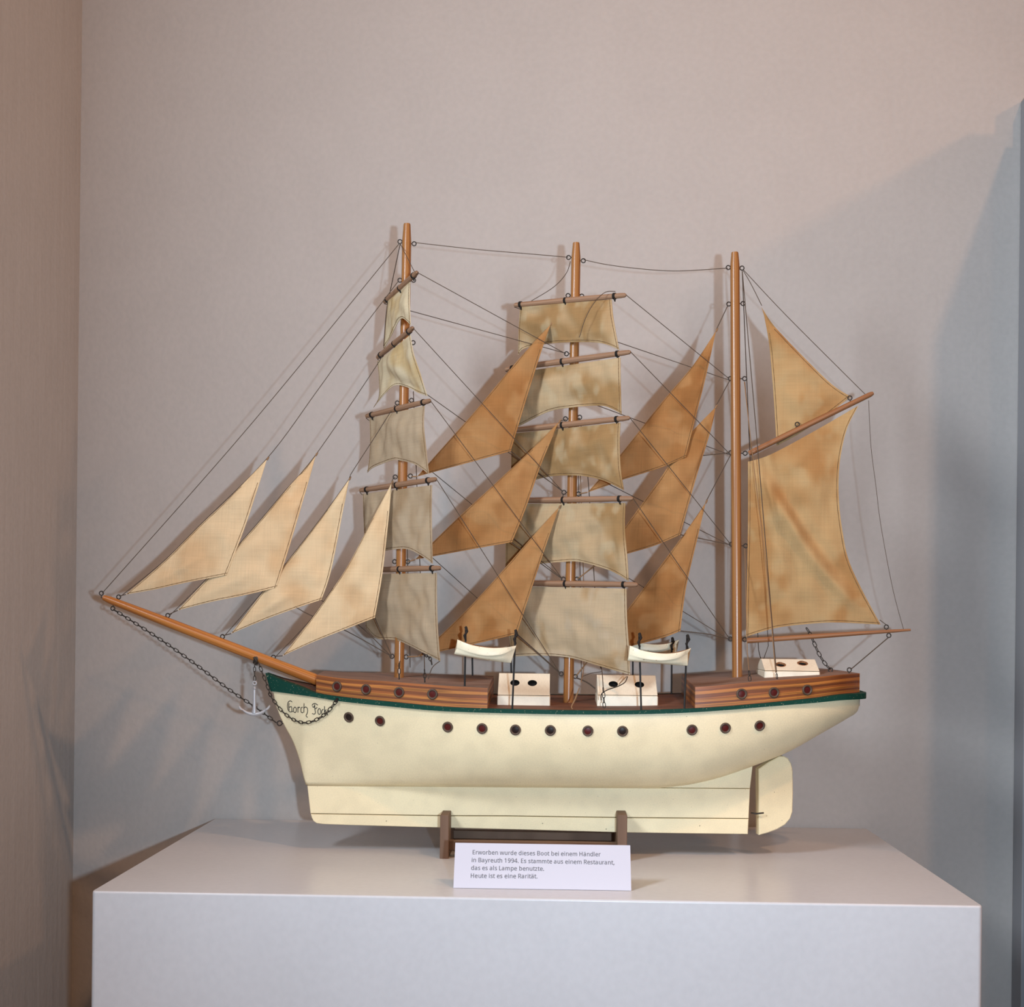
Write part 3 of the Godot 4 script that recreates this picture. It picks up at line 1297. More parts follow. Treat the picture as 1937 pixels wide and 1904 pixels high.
func make_yard(l: Array, r: Array, wl: float, wr: float, rad: float, marks: Array) -> Array:
	var a := S(l[0], l[1], wl)
	var b := S(r[0], r[1], wr)
	var o := spar("yard", a, b, [[0.0, rad * 0.35], [0.012, rad * 0.75], [0.05, rad * 0.88], [0.36, rad * 1.0], [0.40, rad * 1.01], [0.5, rad * 1.05], [0.95, rad * 0.88], [0.988, rad * 0.75], [1.0, rad * 0.35]], M.yard, 12, 5.0)
	for k in marks:                                     # thread wound round the yard where the sail is tied on
		var c := a.lerp(b, k)
		var d := (b - a).normalized()
		var mb := MB.new()
		for i in 3:
			var p := c + d * (0.0008 * (i - 1))
			mb.tube([p - d * 0.0006, p + d * 0.0006], [rad + 0.00035, rad + 0.00035], 10)
		mb.tube([c + Vector3(0, -rad, 0.001), c + Vector3(0.0006, -rad - 0.0028, 0.0016)], [0.0013, 0.0007], 6)
		part("lashing", mb, M.dark, o)
	return [a, b]


# ------------------------------------------------------------------ the whole
func _ready() -> void:
	rng.seed = 7
	# camera: shifted lens, level, turned and rolled very slightly
	var cam := Camera3D.new()
	cam.name = "camera"
	cam.projection = Camera3D.PROJECTION_FRUSTUM
	cam.near = 0.05
	cam.far = 50.0
	cam.size = 0.05 * 1904.0 / FOCAL
	cam.frustum_offset = Vector2(0.0, 0.05 * (PY - 952.0) / FOCAL)
	cam.transform = Transform3D(cam_basis, EYE)
	add_child(cam)
	cam.current = true
	var env := Environment.new()
	env.background_mode = Environment.BG_COLOR
	env.background_color = Color(0.72, 0.80, 0.90)
	env.tonemap_mode = Environment.TONE_MAPPER_LINEAR
	env.tonemap_exposure = 1.0
	env.sdfgi_enabled = true
	env.ssao_enabled = true
	env.ssil_enabled = true
	var we := WorldEnvironment.new()
	we.environment = env
	add_child(we)
	# the camera's flash, held to the right of the lens
	var flash := SpotLight3D.new()
	flash.name = "camera_flash"
	flash.position = EYE + Vector3(0.133, -0.008, 0.12)
	flash.rotation.x = 0.15
	flash.spot_angle = 48.0
	flash.spot_angle_attenuation = 1.0
	flash.spot_range = 12.0
	flash.spot_attenuation = 2.0
	flash.light_color = lin(0.64, 0.82, 1.0)
	flash.light_energy = 1.42
	flash.light_size = 0.012
	flash.shadow_enabled = true
	add_child(flash)

	# daylight from a small window in the left wall, beside the photographer
	var day := AreaLight3D.new()
	day.name = "window_daylight"
	day.area_size = Vector2(0.30, 0.30)
	day.light_color = lin(0.86, 0.92, 1.0)
	day.light_energy = 1.5
	day.shadow_enabled = true
	day.position = Vector3(at(146.0, 900.0, WALL_Z).x + 0.004, 1.74, 0.82)
	day.rotation.y = -PI / 2
	add_child(day)

	make_materials()
	make_room()
	make_plinth()

	ship = thing("model_ship", "wooden model sailing ship with cream hull, three masts and brown cloth sails", "model ship", Vector3(0, 1.0, 0))
	make_hull()
	make_deck()
	make_masts()
	make_square_sails()
	make_stay_sails()
	make_mizzen()
	make_bow()
	make_rigging()
	make_stand()
	make_card()


func make_lamp(p: Vector3, energy: float, label: String) -> void:
	# a frosted globe on a cord from the ceiling
	var o := thing("pendant_lamp", label, "lamp", p)
	var g := MB.new()
	g.lathe([[0.0001, -0.045], [0.018, -0.041], [0.032, -0.031], [0.042, -0.014], [0.045, 0.0], [0.042, 0.016], [0.031, 0.032], [0.016, 0.042]], Vector3.ZERO, Vector3.UP, 20)
	var glow := mat(Color.WHITE, 0.4)
	glow.emission_enabled = true
	glow.emission = lin(1.0, 0.56, 0.31)
	glow.emission_energy_multiplier = 3.0
	part("bulb", g, glow, o)
	var c := MB.new()
	c.lathe([[0.017, 0.040], [0.019, 0.046], [0.019, 0.085], [0.006, 0.095]], Vector3.ZERO, Vector3.UP, 16)
	c.tube([Vector3(0, 0.09, 0), Vector3(0, 3.3 - p.y, 0)], [0.003, 0.003], 6)
	part("cord_and_socket", c, M.case_dark, o)
	var l := OmniLight3D.new()
	l.light_color = lin(1.0, 0.50, 0.25)
	l.light_energy = energy
	l.light_size = 0.045
	l.omni_range = 15.0
	l.omni_attenuation = 2.0
	l.shadow_enabled = true
	o.add_child(l)


func make_spot(p: Vector3, aim: Vector3, energy: float) -> void:
	# a ceiling spotlight in a black can, turned towards the ship
	var o := thing("ceiling_spotlight", "black ceiling spotlight aimed down at the model ship", "lamp", p)
	var d := (aim - p).normalized()
	var can := MB.new()
	can.lathe([[0.020, -0.115], [0.040, -0.105], [0.048, -0.08], [0.050, -0.012], [0.053, 0.0], [0.049, 0.001], [0.046, -0.012]], Vector3.ZERO, d, 24)
	part("can", can, M.case_dark, o)
	var arm := MB.new()
	arm.tube([Vector3(0, 0.03, 0) - d * 0.07, Vector3(0, 3.3 - p.y, 0) - d * 0.07], [0.007, 0.007], 8)
	part("arm", arm, M.case_dark, o)
	var lens := MB.new()
	lens.lathe([[0.0465, -0.010], [0.03, -0.006], [0.0001, -0.004]], Vector3.ZERO, d, 24)
	var glow := mat(Color.WHITE, 0.4)
	glow.emission_enabled = true
	glow.emission = lin(1.0, 0.56, 0.31)
	glow.emission_energy_multiplier = 3.0
	part("lens", lens, glow, o)
	var l := SpotLight3D.new()
	l.light_color = lin(1.0, 0.56, 0.31)
	l.light_energy = energy
	l.light_size = 0.04
	l.spot_angle = 31.0
	l.spot_angle_attenuation = 0.8
	l.spot_range = 15.0
	l.spot_attenuation = 2.0
	l.shadow_enabled = true
	o.add_child(l)
	l.position = d * 0.05
	l.basis = Basis.looking_at(d, Vector3.UP)


func make_room() -> void:
	var xl := at(146.0, 900.0, WALL_Z).x
	var xr := 3.2
	var zf := 4.2
	var top := 3.3
	var b := MB.new()
	b.box(Vector3((xl + xr) / 2, top / 2, WALL_Z - 0.075), Vector3(xr - xl + 0.4, top + 0.2, 0.15))
	structure("wall_back", b, M.wall)
	b = MB.new()
	var oz0 := 0.65
	var oz1 := 0.99
	var oy0 := 1.57
	var oy1 := 1.91
	for q in [[-0.1, top + 0.1, WALL_Z, oz0], [-0.1, top + 0.1, oz1, zf], [-0.1, oy0, oz0, oz1], [oy1, top + 0.1, oz0, oz1]]:
		b.box(Vector3(xl - 0.075, (q[0] + q[1]) / 2, (q[2] + q[3]) / 2), Vector3(0.15, q[1] - q[0], q[3] - q[2]))
	structure("wall_left", b, M.wall_side)
	var fr := MB.new()
	for q in [[oy0, oy0 + 0.02, oz0, oz1], [oy1 - 0.02, oy1, oz0, oz1], [oy0, oy1, oz0, oz0 + 0.02], [oy0, oy1, oz1 - 0.02, oz1]]:
		fr.box(Vector3(xl - 0.06, (q[0] + q[1]) / 2, (q[2] + q[3]) / 2), Vector3(0.04, q[1] - q[0], q[3] - q[2]), 0.003)
	var win := structure("window_1", fr, M.case_side)
	var pane := MB.new()
	pane.box(Vector3(xl - 0.06, (oy0 + oy1) / 2, (oz0 + oz1) / 2), Vector3(0.004, oy1 - oy0 - 0.04, oz1 - oz0 - 0.04))
	var glass := mat(Color(0.9, 0.95, 1.0, 0.12), 0.02)
	glass.transparency = BaseMaterial3D.TRANSPARENCY_ALPHA
	part("window_pane", pane, glass, win)
	b = MB.new()
	b.box(Vector3(xr + 0.075, top / 2, (zf + WALL_Z) / 2), Vector3(0.15, top + 0.2, zf - WALL_Z))
	structure("wall_right", b, M.wall_side)
	b = MB.new()
	b.box(Vector3((xl + xr) / 2, top / 2, zf + 0.075), Vector3(xr - xl + 0.4, top + 0.2, 0.15))
	structure("wall_front", b, M.wall_side)
	b = MB.new()
	b.box(Vector3((xl + xr) / 2, -0.05, (zf + WALL_Z) / 2), Vector3(xr - xl, 0.1, zf - WALL_Z))
	structure("floor", b, M.floor)
	b = MB.new()
	b.box(Vector3((xl + xr) / 2, top + 0.05, (zf + WALL_Z) / 2), Vector3(xr - xl, 0.1, zf - WALL_Z))
	structure("ceiling", b, M.ceiling)

	make_spot(Vector3(0.97, 3.0, 1.32), Vector3(-0.27, 1.28, 0.0), 1.3)
	make_lamp(Vector3(1.4, 2.36, 0.75), 0.45, "frosted globe lamp hanging over the tall dark cabinet")
	make_lamp(Vector3(0.9, 2.75, 3.3), 0.5, "added warm fill lamp, a frosted globe hanging in the middle of the room")  # unseen lamp, added as weak warm fill for the walls and shadows

	# tall cabinet standing against the wall on the right
	var e := at(1922.0, 1000.0, WALL_Z)
	var y := at(1929.0, 192.0, WALL_Z).y
	var o := thing("display_cabinet", "tall dark cabinet with grey back edge standing against the right of the wall", "cabinet", Vector3(e.x, 0, WALL_Z))
	var s := MB.new()
	s.box(Vector3(0.4, y / 2, 0.018), Vector3(0.8, y, 0.034), 0.001)
	part("back_panel", s, M.case_side, o)
	s = MB.new()
	s.box(Vector3(0.4, y / 2, 0.16 + 0.0345), Vector3(0.798, y - 0.004, 0.25), 0.002)
	part("body", s, M.case_dark, o)


func make_plinth() -> void:
	var xl := -0.4148
	var xr := 0.3848
	var z0 := -0.2106
	var z1 := 0.24
	var o := thing("plinth", "large white painted box plinth carrying the model ship", "plinth", Vector3((xl + xr) / 2, 0, (z0 + z1) / 2))
	var b := MB.new()
	var hx := (xr - xl) / 2
	var hz := (z1 - z0) / 2
	# outline with rounded upright corners, closed by a slightly eased top edge
	var ring := []
	var rad := 0.0042
	for c in [[1, 1], [-1, 1], [-1, -1], [1, -1]]:
		var a0: float = {"11": 0.0, "-11": 0.5, "-1-1": 1.0, "1-1": 1.5}["%d%d" % c] * PI
		for k in 6:
			var a := a0 + PI / 2 * k / 5.0
			ring.append([Vector2(c[0] * (hx - rad), c[1] * (hz - rad)), Vector2(cos(a), sin(a))])
	ring.append(ring[0])
	var rows := []
	var uvs := []
	for lev in [[0.0, 1.0], [0.998 - 0.0005, 1.0], [0.9990, 0.8], [0.9997, 0.42], [1.0, 0.0]]:
		var r := []
		var u := []
		for q in ring:
			var p: Vector2 = q[0] + q[1] * (rad - 0.0016 * (1.0 - lev[1]))
			r.append(Vector3(p.x, lev[0], p.y))
			u.append(Vector2(p.x + p.y, lev[0]))
		rows.append(r)
		uvs.append(u)
	for j in rows.size() - 1:
		for i in ring.size() - 1:
			var quad := [rows[j][i], rows[j][i + 1], rows[j + 1][i + 1], rows[j + 1][i]]
			var n0 := Vector3(ring[i][1].x, 0, ring[i][1].y)
			var n1 := Vector3(ring[i + 1][1].x, 0, ring[i + 1][1].y)
			var up: Array = [0.0, 0.0, 0.35, 0.75, 1.0]
			var base := b.v.size()
			b.vert(quad[0], (n0 * (1 - up[j]) + Vector3.UP * up[j]).normalized(), uvs[j][i])
			b.vert(quad[1], (n1 * (1 - up[j]) + Vector3.UP * up[j]).normalized(), uvs[j][i + 1])
			b.vert(quad[2], (n1 * (1 - up[j + 1]) + Vector3.UP * up[j + 1]).normalized(), uvs[j + 1][i + 1])
			b.vert(quad[3], (n0 * (1 - up[j + 1]) + Vector3.UP * up[j + 1]).normalized(), uvs[j + 1][i])
			b.tri(base, base + 1, base + 2)
			b.tri(base, base + 2, base + 3)
	var cap: Array = rows[-1].slice(0, -1)
	b.flat(cap, Vector3.UP)
	part("body", b, M.plinth, o)


func make_deck() -> void:
	var ft := []
	for q in [[590, 1275], [599, 1276], [645, 1282.5], [738, 1289], [841, 1296.5], [930, 1301.5]]:
		var p := near_side(q[0], q[1], -0.003)
		ft.append(Vector2(p.x, p.y))
	TAB.fore_top = ft
	var pt := []
	for q in [[1300, 1299.5], [1318, 1299], [1427, 1289.5], [1532, 1281.5], [1600, 1275.5], [1630, 1273]]:
		var p := near_side(q[0], q[1], -0.004)
		pt.append(Vector2(p.x, p.y))
	TAB.poop_top = pt
	var f0 := near_side(598, 1295, -0.003).x
	var f1 := near_side(922, 1320, -0.003).x
	var fc := make_block("forecastle", f0, f1, "fore_top", 0.003, 0.0, 0.0, false)
	var p0 := near_side(1315, 1318, -0.004).x
	var p1 := S(1626, 1300, 0).x
	var pp := make_block("poop_deckhouse", p0, p1, "poop_top", 0.004, 0.0, 0.0, true)
	for q in [[637.5, 1298], [692.5, 1303.5], [755, 1309], [818, 1312.5]]:
		var p := near_side(q[0], q[1], -0.003)
		var d := 0.002
		var n := Vector3(-(beam(p.x + d) - beam(p.x - d)) / (2 * d), 0, 1).normalized()
		porthole(p, n, M.red, fc)
	for q in [[1403, 1312], [1464, 1309.5], [1527, 1304.5]]:
		var p := near_side(q[0], q[1], -0.004)
		var d := 0.002
		var n := Vector3(-(beam(p.x + d) - beam(p.x - d)) / (2 * d), 0, 1).normalized()
		porthole(p, n, M.red, pp)
	var hull := ship.get_node("hull")
	for q in [[660, 1356, 0], [719, 1363, 1], [847, 1374.5, 1], [912, 1377.5, 1], [975, 1380, 0], [1041, 1381, 0], [1112, 1382, 1], [1177.5, 1382.5, 0], [1309, 1380, 1], [1372, 1376.5, 1], [1437, 1372, 1]]:
		var h := on_hull(q[0], q[1], 0.0002)
		porthole(h[0], h[1], M.red if q[2] else M.blank, hull)

	make_cabin(940.5, 1040.5, 1331, 1315.5, 1274.5, 0.036, [[974, 1292], [1007, 1292.5]], false)
	make_cabin(1129.5, 1244.5, 1331.5, 1315.5, 1278, 0.036, [[1160, 1294.5], [1209.6, 1295.5]], false)
	make_cabin(1446, 1551, 1281.5, 1269.5, 1247.5, 0.030, [[1476.4, 1257.5], [1518, 1255]], true)

	var ba := make_boat([[864, 1209.5], [893, 1220], [926, 1225], [955, 1224.5], [976, 1221]], [[863, 1226], [893, 1235.5], [922, 1240.5], [950, 1237.5], [974, 1227]], [[858.5, 1236.5], [893, 1243], [930, 1249], [966, 1253]], 0.088, 0.0135)
	var bb := make_boat([[1192.5, 1221], [1219, 1231], [1256, 1236], [1285, 1233.5], [1309, 1226]], [[1190.5, 1239], [1220, 1246.5], [1253, 1249.5], [1282, 1245], [1303, 1235.5]], [[1188.5, 1249], [1220, 1252], [1260, 1255.5], [1302, 1258.5]], 0.088, 0.0135)
	for b in [ba, bb]:                                  # their partners on the far side
		var c: Node3D = b.duplicate()
		c.position = Vector3(-0.008 if b == ba else 0.004, -0.003 if b == ba else 0.006, -0.172)
		ship.add_child(c, true)
	make_davit([879, 1296], [881, 1187], 0.060, 0.012, true)
	make_davit([969, 1337], [975, 1193], 0.074, 0.016, true)
	make_davit([1213, 1340], [1209, 1199], 0.075, 0.004, true)
	make_davit([1294.5, 1337], [1299.5, 1202], 0.072, 0.006, true)
	make_davit([894, 1272], [893, 1212], -0.060, -0.004, false)
	make_davit([968, 1306], [966, 1212], -0.074, -0.004, false)
	make_davit([1197, 1308], [1197, 1212], -0.075, -0.004, false)
	make_davit([1270, 1312], [1271, 1207], -0.072, -0.004, true)


func make_masts() -> void:
	var f := spar("foremast", S(754.5, 1292, 0), S(770, 423, 0), [[0.0, 0.0053], [0.5, 0.0052], [0.955, 0.0050], [0.960, 0.0050], [0.998, 0.0038], [1.0, 0.0034]], M.mast, 18)
	var mm := spar("mainmast", S(1075, 1334, 0), S(1090, 459, 0), [[0.0, 0.0056], [0.5, 0.0053], [0.965, 0.0050], [0.970, 0.0049], [0.998, 0.0037], [1.0, 0.0033]], M.mast, 18)
	var mz := spar("mizzenmast", S(1394.5, 1290, 0), S(1390, 477, 0), [[0.0, 0.0054], [0.5, 0.0054], [0.965, 0.0050], [0.972, 0.0049], [0.998, 0.0038], [1.0, 0.0034]], M.mast, 18)
	var L := Vector3.LEFT
	var R := Vector3.RIGHT
	for q in [[761, 457, L], [779, 461, R], [761, 530, L], [778, 530, R], [777, 648, R], [756, 762, L], [774, 757, R], [752, 902, L], [772, 900, R], [751, 1062, L], [767, 1062, R], [746, 1241, L], [764, 1242, R]]:
		eye_ring(S(q[0], q[1], 0), q[2], f)
	for q in [[1080, 487, L], [1099, 493, R], [1079, 559, L], [1096, 560, R], [1076, 669, L], [1074, 792, L], [1092, 789, R], [1071, 931, L], [1090, 934, R], [1070, 1095, L], [1087, 1095, R], [1066, 1274, L], [1084, 1279, R]]:
		eye_ring(S(q[0], q[1], 0), q[2], mm)
	for q in [[1382, 506, L], [1399, 507, R], [1383, 575, L], [1401, 574, R], [1386, 716, L], [1404, 716, R], [1387, 856, L], [1405, 857, R], [1388, 1029, L], [1406, 1032, R], [1386, 1208, L], [1404, 1209, R]]:
		eye_ring(S(q[0], q[1], 0), q[2], mz)


var fore_y := []
var main_y := []


func make_square_sails() -> void:
	# yards: [left end, right end, w left, w right]
	for q in [[[727, 571], [789, 515], -0.050, 0.060], [[714, 676], [781, 620], -0.052, 0.062], [[692.5, 787], [814, 757.5], -0.046, 0.058], [[680.5, 927.5], [825.5, 906], -0.048, 0.060], [[684, 1078], [833.5, 1074], -0.046, 0.056]]:
		fore_y.append(make_yard(q[0], q[1], q[2] + AHEAD, q[3] + AHEAD, 0.0030, [0.1, 0.5, 0.9]))
	for q in [[[972.5, 577], [1184.5, 558], -0.024, 0.042], [[956, 698.5], [1193, 665.5], -0.036, 0.052], [[958, 815], [1191.5, 790], -0.040, 0.052], [[956, 947], [1197.5, 942.5], -0.040, 0.052], [[956, 1102], [1206.5, 1105.5], -0.040, 0.052]]:
		main_y.append(make_yard(q[0], q[1], q[2] + AHEAD, q[3] + AHEAD, 0.0031, [0.06, 0.47, 0.9]))
	var F := fore_y
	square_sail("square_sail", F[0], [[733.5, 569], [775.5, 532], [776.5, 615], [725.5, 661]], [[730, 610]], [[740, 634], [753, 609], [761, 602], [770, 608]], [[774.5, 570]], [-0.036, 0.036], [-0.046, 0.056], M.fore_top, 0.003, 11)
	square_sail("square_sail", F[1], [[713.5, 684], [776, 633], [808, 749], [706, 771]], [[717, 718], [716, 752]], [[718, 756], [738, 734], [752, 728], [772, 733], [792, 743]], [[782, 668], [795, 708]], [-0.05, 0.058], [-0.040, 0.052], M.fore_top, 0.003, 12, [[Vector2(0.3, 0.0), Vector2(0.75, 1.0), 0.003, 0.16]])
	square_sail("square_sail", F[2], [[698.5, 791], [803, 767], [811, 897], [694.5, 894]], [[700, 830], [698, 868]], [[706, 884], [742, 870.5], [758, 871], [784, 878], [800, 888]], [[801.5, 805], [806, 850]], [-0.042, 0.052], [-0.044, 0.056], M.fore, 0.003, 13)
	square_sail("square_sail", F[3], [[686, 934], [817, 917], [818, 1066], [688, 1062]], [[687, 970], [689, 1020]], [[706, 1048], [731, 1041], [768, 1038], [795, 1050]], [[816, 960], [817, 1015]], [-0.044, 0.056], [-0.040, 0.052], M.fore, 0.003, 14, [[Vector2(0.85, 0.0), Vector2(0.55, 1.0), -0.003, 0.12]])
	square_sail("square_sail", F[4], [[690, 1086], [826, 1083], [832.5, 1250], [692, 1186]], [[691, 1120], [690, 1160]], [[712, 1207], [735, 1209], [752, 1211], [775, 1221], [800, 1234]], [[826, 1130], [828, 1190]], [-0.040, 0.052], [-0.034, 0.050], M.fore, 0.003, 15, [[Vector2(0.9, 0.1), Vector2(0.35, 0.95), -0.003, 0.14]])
	var m := main_y
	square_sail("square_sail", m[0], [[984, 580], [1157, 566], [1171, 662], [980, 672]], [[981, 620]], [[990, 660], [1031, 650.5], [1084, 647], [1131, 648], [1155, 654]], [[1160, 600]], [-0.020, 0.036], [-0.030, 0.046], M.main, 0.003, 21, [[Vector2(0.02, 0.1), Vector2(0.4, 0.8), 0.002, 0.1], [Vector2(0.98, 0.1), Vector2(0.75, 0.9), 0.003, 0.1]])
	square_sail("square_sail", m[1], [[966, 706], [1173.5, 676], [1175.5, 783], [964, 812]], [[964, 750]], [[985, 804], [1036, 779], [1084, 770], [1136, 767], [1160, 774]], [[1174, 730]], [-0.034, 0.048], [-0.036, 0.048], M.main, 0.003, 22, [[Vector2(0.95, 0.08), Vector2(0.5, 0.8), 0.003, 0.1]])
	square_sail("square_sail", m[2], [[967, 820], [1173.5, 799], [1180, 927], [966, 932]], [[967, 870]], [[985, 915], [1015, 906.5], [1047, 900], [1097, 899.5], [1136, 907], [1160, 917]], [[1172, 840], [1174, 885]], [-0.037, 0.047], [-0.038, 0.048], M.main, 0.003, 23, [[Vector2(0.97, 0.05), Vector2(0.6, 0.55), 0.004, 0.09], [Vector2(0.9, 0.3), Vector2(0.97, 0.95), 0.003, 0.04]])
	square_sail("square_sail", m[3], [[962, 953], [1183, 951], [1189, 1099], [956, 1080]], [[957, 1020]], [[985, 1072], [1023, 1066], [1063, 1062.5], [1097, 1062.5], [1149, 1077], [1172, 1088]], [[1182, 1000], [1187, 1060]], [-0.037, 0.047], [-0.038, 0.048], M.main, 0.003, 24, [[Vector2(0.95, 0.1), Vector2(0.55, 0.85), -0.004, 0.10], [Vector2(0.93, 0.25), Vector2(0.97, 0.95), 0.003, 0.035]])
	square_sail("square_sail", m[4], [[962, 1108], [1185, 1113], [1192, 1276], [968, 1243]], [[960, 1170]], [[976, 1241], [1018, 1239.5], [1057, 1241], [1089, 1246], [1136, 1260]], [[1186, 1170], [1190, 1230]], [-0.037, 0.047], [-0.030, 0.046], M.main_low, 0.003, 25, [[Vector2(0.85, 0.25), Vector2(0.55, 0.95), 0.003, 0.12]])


func make_stay_sails() -> void:
	# four jibs on the bowsprit
	stay_sail("jib", [505, 868], [238, 1124], [428, 1087], [[430, 945], [380, 992], [310, 1062]], [[487, 925], [462, 1000]], [[290, 1115], [345, 1103]], M.jib, 0.008, 31, 0.0, [[Vector2(0.02, 0.97), Vector2(0.75, 0.75), 0.0022, 0.05]])
	stay_sail("jib", [597.5, 860], [336, 1154], [523, 1111], [[540, 928], [479, 1000], [400, 1086]], [[578, 930], [550, 1025]], [[400, 1138], [460, 1126]], M.jib, 0.008, 32, 0.0, [[Vector2(0.02, 0.97), Vector2(0.8, 0.8), 0.0024, 0.05]])
	stay_sail("jib", [660.5, 906], [437, 1198], [608, 1134], [[615, 970], [560, 1042], [500, 1116]], [[648, 970], [626, 1080]], [[500, 1172], [560, 1150]], M.jib, 0.009, 33, 0.0, [[Vector2(0.02, 0.96), Vector2(0.8, 0.82), 0.0025, 0.05]])
	stay_sail("jib", [740.5, 914], [534.5, 1240], [709, 1168], [[700, 990], [660, 1066], [632, 1110], [588, 1172]], [[736, 970], [724, 1080]], [[590, 1215], [650, 1191]], M.jib, 0.009, 34, 0.009)
	# three between fore and main mast
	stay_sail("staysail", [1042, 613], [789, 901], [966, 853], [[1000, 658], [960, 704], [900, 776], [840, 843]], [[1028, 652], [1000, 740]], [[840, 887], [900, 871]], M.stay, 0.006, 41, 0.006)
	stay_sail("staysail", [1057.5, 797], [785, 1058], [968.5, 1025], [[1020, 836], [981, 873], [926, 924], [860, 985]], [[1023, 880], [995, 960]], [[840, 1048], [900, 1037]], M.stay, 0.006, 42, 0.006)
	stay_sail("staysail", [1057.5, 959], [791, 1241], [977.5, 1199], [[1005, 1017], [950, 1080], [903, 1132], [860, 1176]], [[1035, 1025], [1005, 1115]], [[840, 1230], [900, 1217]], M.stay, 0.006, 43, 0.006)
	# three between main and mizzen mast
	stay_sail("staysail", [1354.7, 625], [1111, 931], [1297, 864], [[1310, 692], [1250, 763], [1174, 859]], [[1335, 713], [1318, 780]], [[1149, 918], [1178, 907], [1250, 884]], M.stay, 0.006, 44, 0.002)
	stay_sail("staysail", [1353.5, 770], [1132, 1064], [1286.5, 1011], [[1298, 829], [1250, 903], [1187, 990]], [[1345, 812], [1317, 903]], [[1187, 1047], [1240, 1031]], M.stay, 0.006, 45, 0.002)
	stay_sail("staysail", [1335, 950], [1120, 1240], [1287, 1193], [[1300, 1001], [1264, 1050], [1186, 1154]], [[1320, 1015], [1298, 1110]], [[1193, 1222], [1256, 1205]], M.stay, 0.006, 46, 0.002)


func make_mizzen() -> void:
	spar("gaff", S(1416.5, 857.5, 0.003), S(1652, 743, 0.012), [[0, 0.0026], [0.02, 0.0030], [0.5, 0.0031], [0.97, 0.0027], [0.985, 0.0024], [1, 0.0016]], M.gaff, 12, 5.0)
	spar("boom", S(1413, 1211.5, 0.003), S(1722.5, 1191, 0.012), [[0, 0.0026], [0.02, 0.0029], [0.5, 0.0026], [0.9, 0.0017], [1, 0.0012]], M.gaff, 12, 5.0)
	var tl := [[1415, 873], [1456, 860], [1530, 821], [1608, 776], [1624, 767]]
	var lf := [[1415, 873], [1415, 980], [1413, 1090], [1411, 1204]]
	var rt := [[1624, 767], [1603, 808], [1591, 857], [1586.5, 900], [1587.5, 955], [1595, 1012], [1606, 1061], [1632, 1118], [1666, 1181]]
	var ft := [[1411, 1204], [1453, 1191], [1492, 1183.5], [1571, 1177], [1630, 1179], [1666, 1181]]
	sail("spanker", pixels(tl, 0.004, 0.010), pixels(lf, 0.004, 0.004), pixels(rt, 0.010, 0.010), pixels(ft, 0.004, 0.010), M.spanker, 0.006, 51, [[Vector2(0.02, 0.02), Vector2(0.97, 0.98), 0.0085, 0.05], [Vector2(0.09, 0.0), Vector2(1.02, 0.86), -0.0055, 0.045], [Vector2(0.1, 0.2), Vector2(0.93, 0.06), 0.002, 0.05]])
	var tt := [[1440, 580]]
	var tlf := [[1440, 580], [1446, 600], [1456, 660], [1463.5, 752], [1469, 843]]
	var trt := [[1440, 580], [1466, 618], [1526, 681], [1574, 727], [1609, 750]]
	var tft := [[1469, 843], [1515, 818], [1560, 788], [1609, 750]]
	sail("gaff_topsail", pixels(tt, 0.002, 0.002), pixels(tlf, 0.002, 0.000), pixels(trt, 0.002, 0.008), pixels(tft, 0.000, 0.008), M.spanker, 0.005, 52)
	for q in [[1506.5, 806.5, 0.006, Vector3(0.35, 0.9, 0)], [1608, 757, 0.010, Vector3(-0.1, 1, 0)], [1676.5, 1190, 0.011, Vector3(0, 1, 0)], [1681, 1197, 0.011, Vector3(0.05, -1, 0)]]:
		eye_ring(S(q[0], q[1], q[2]), q[3], ship.get_node("gaff" if q[1] < 1000 else "boom"))


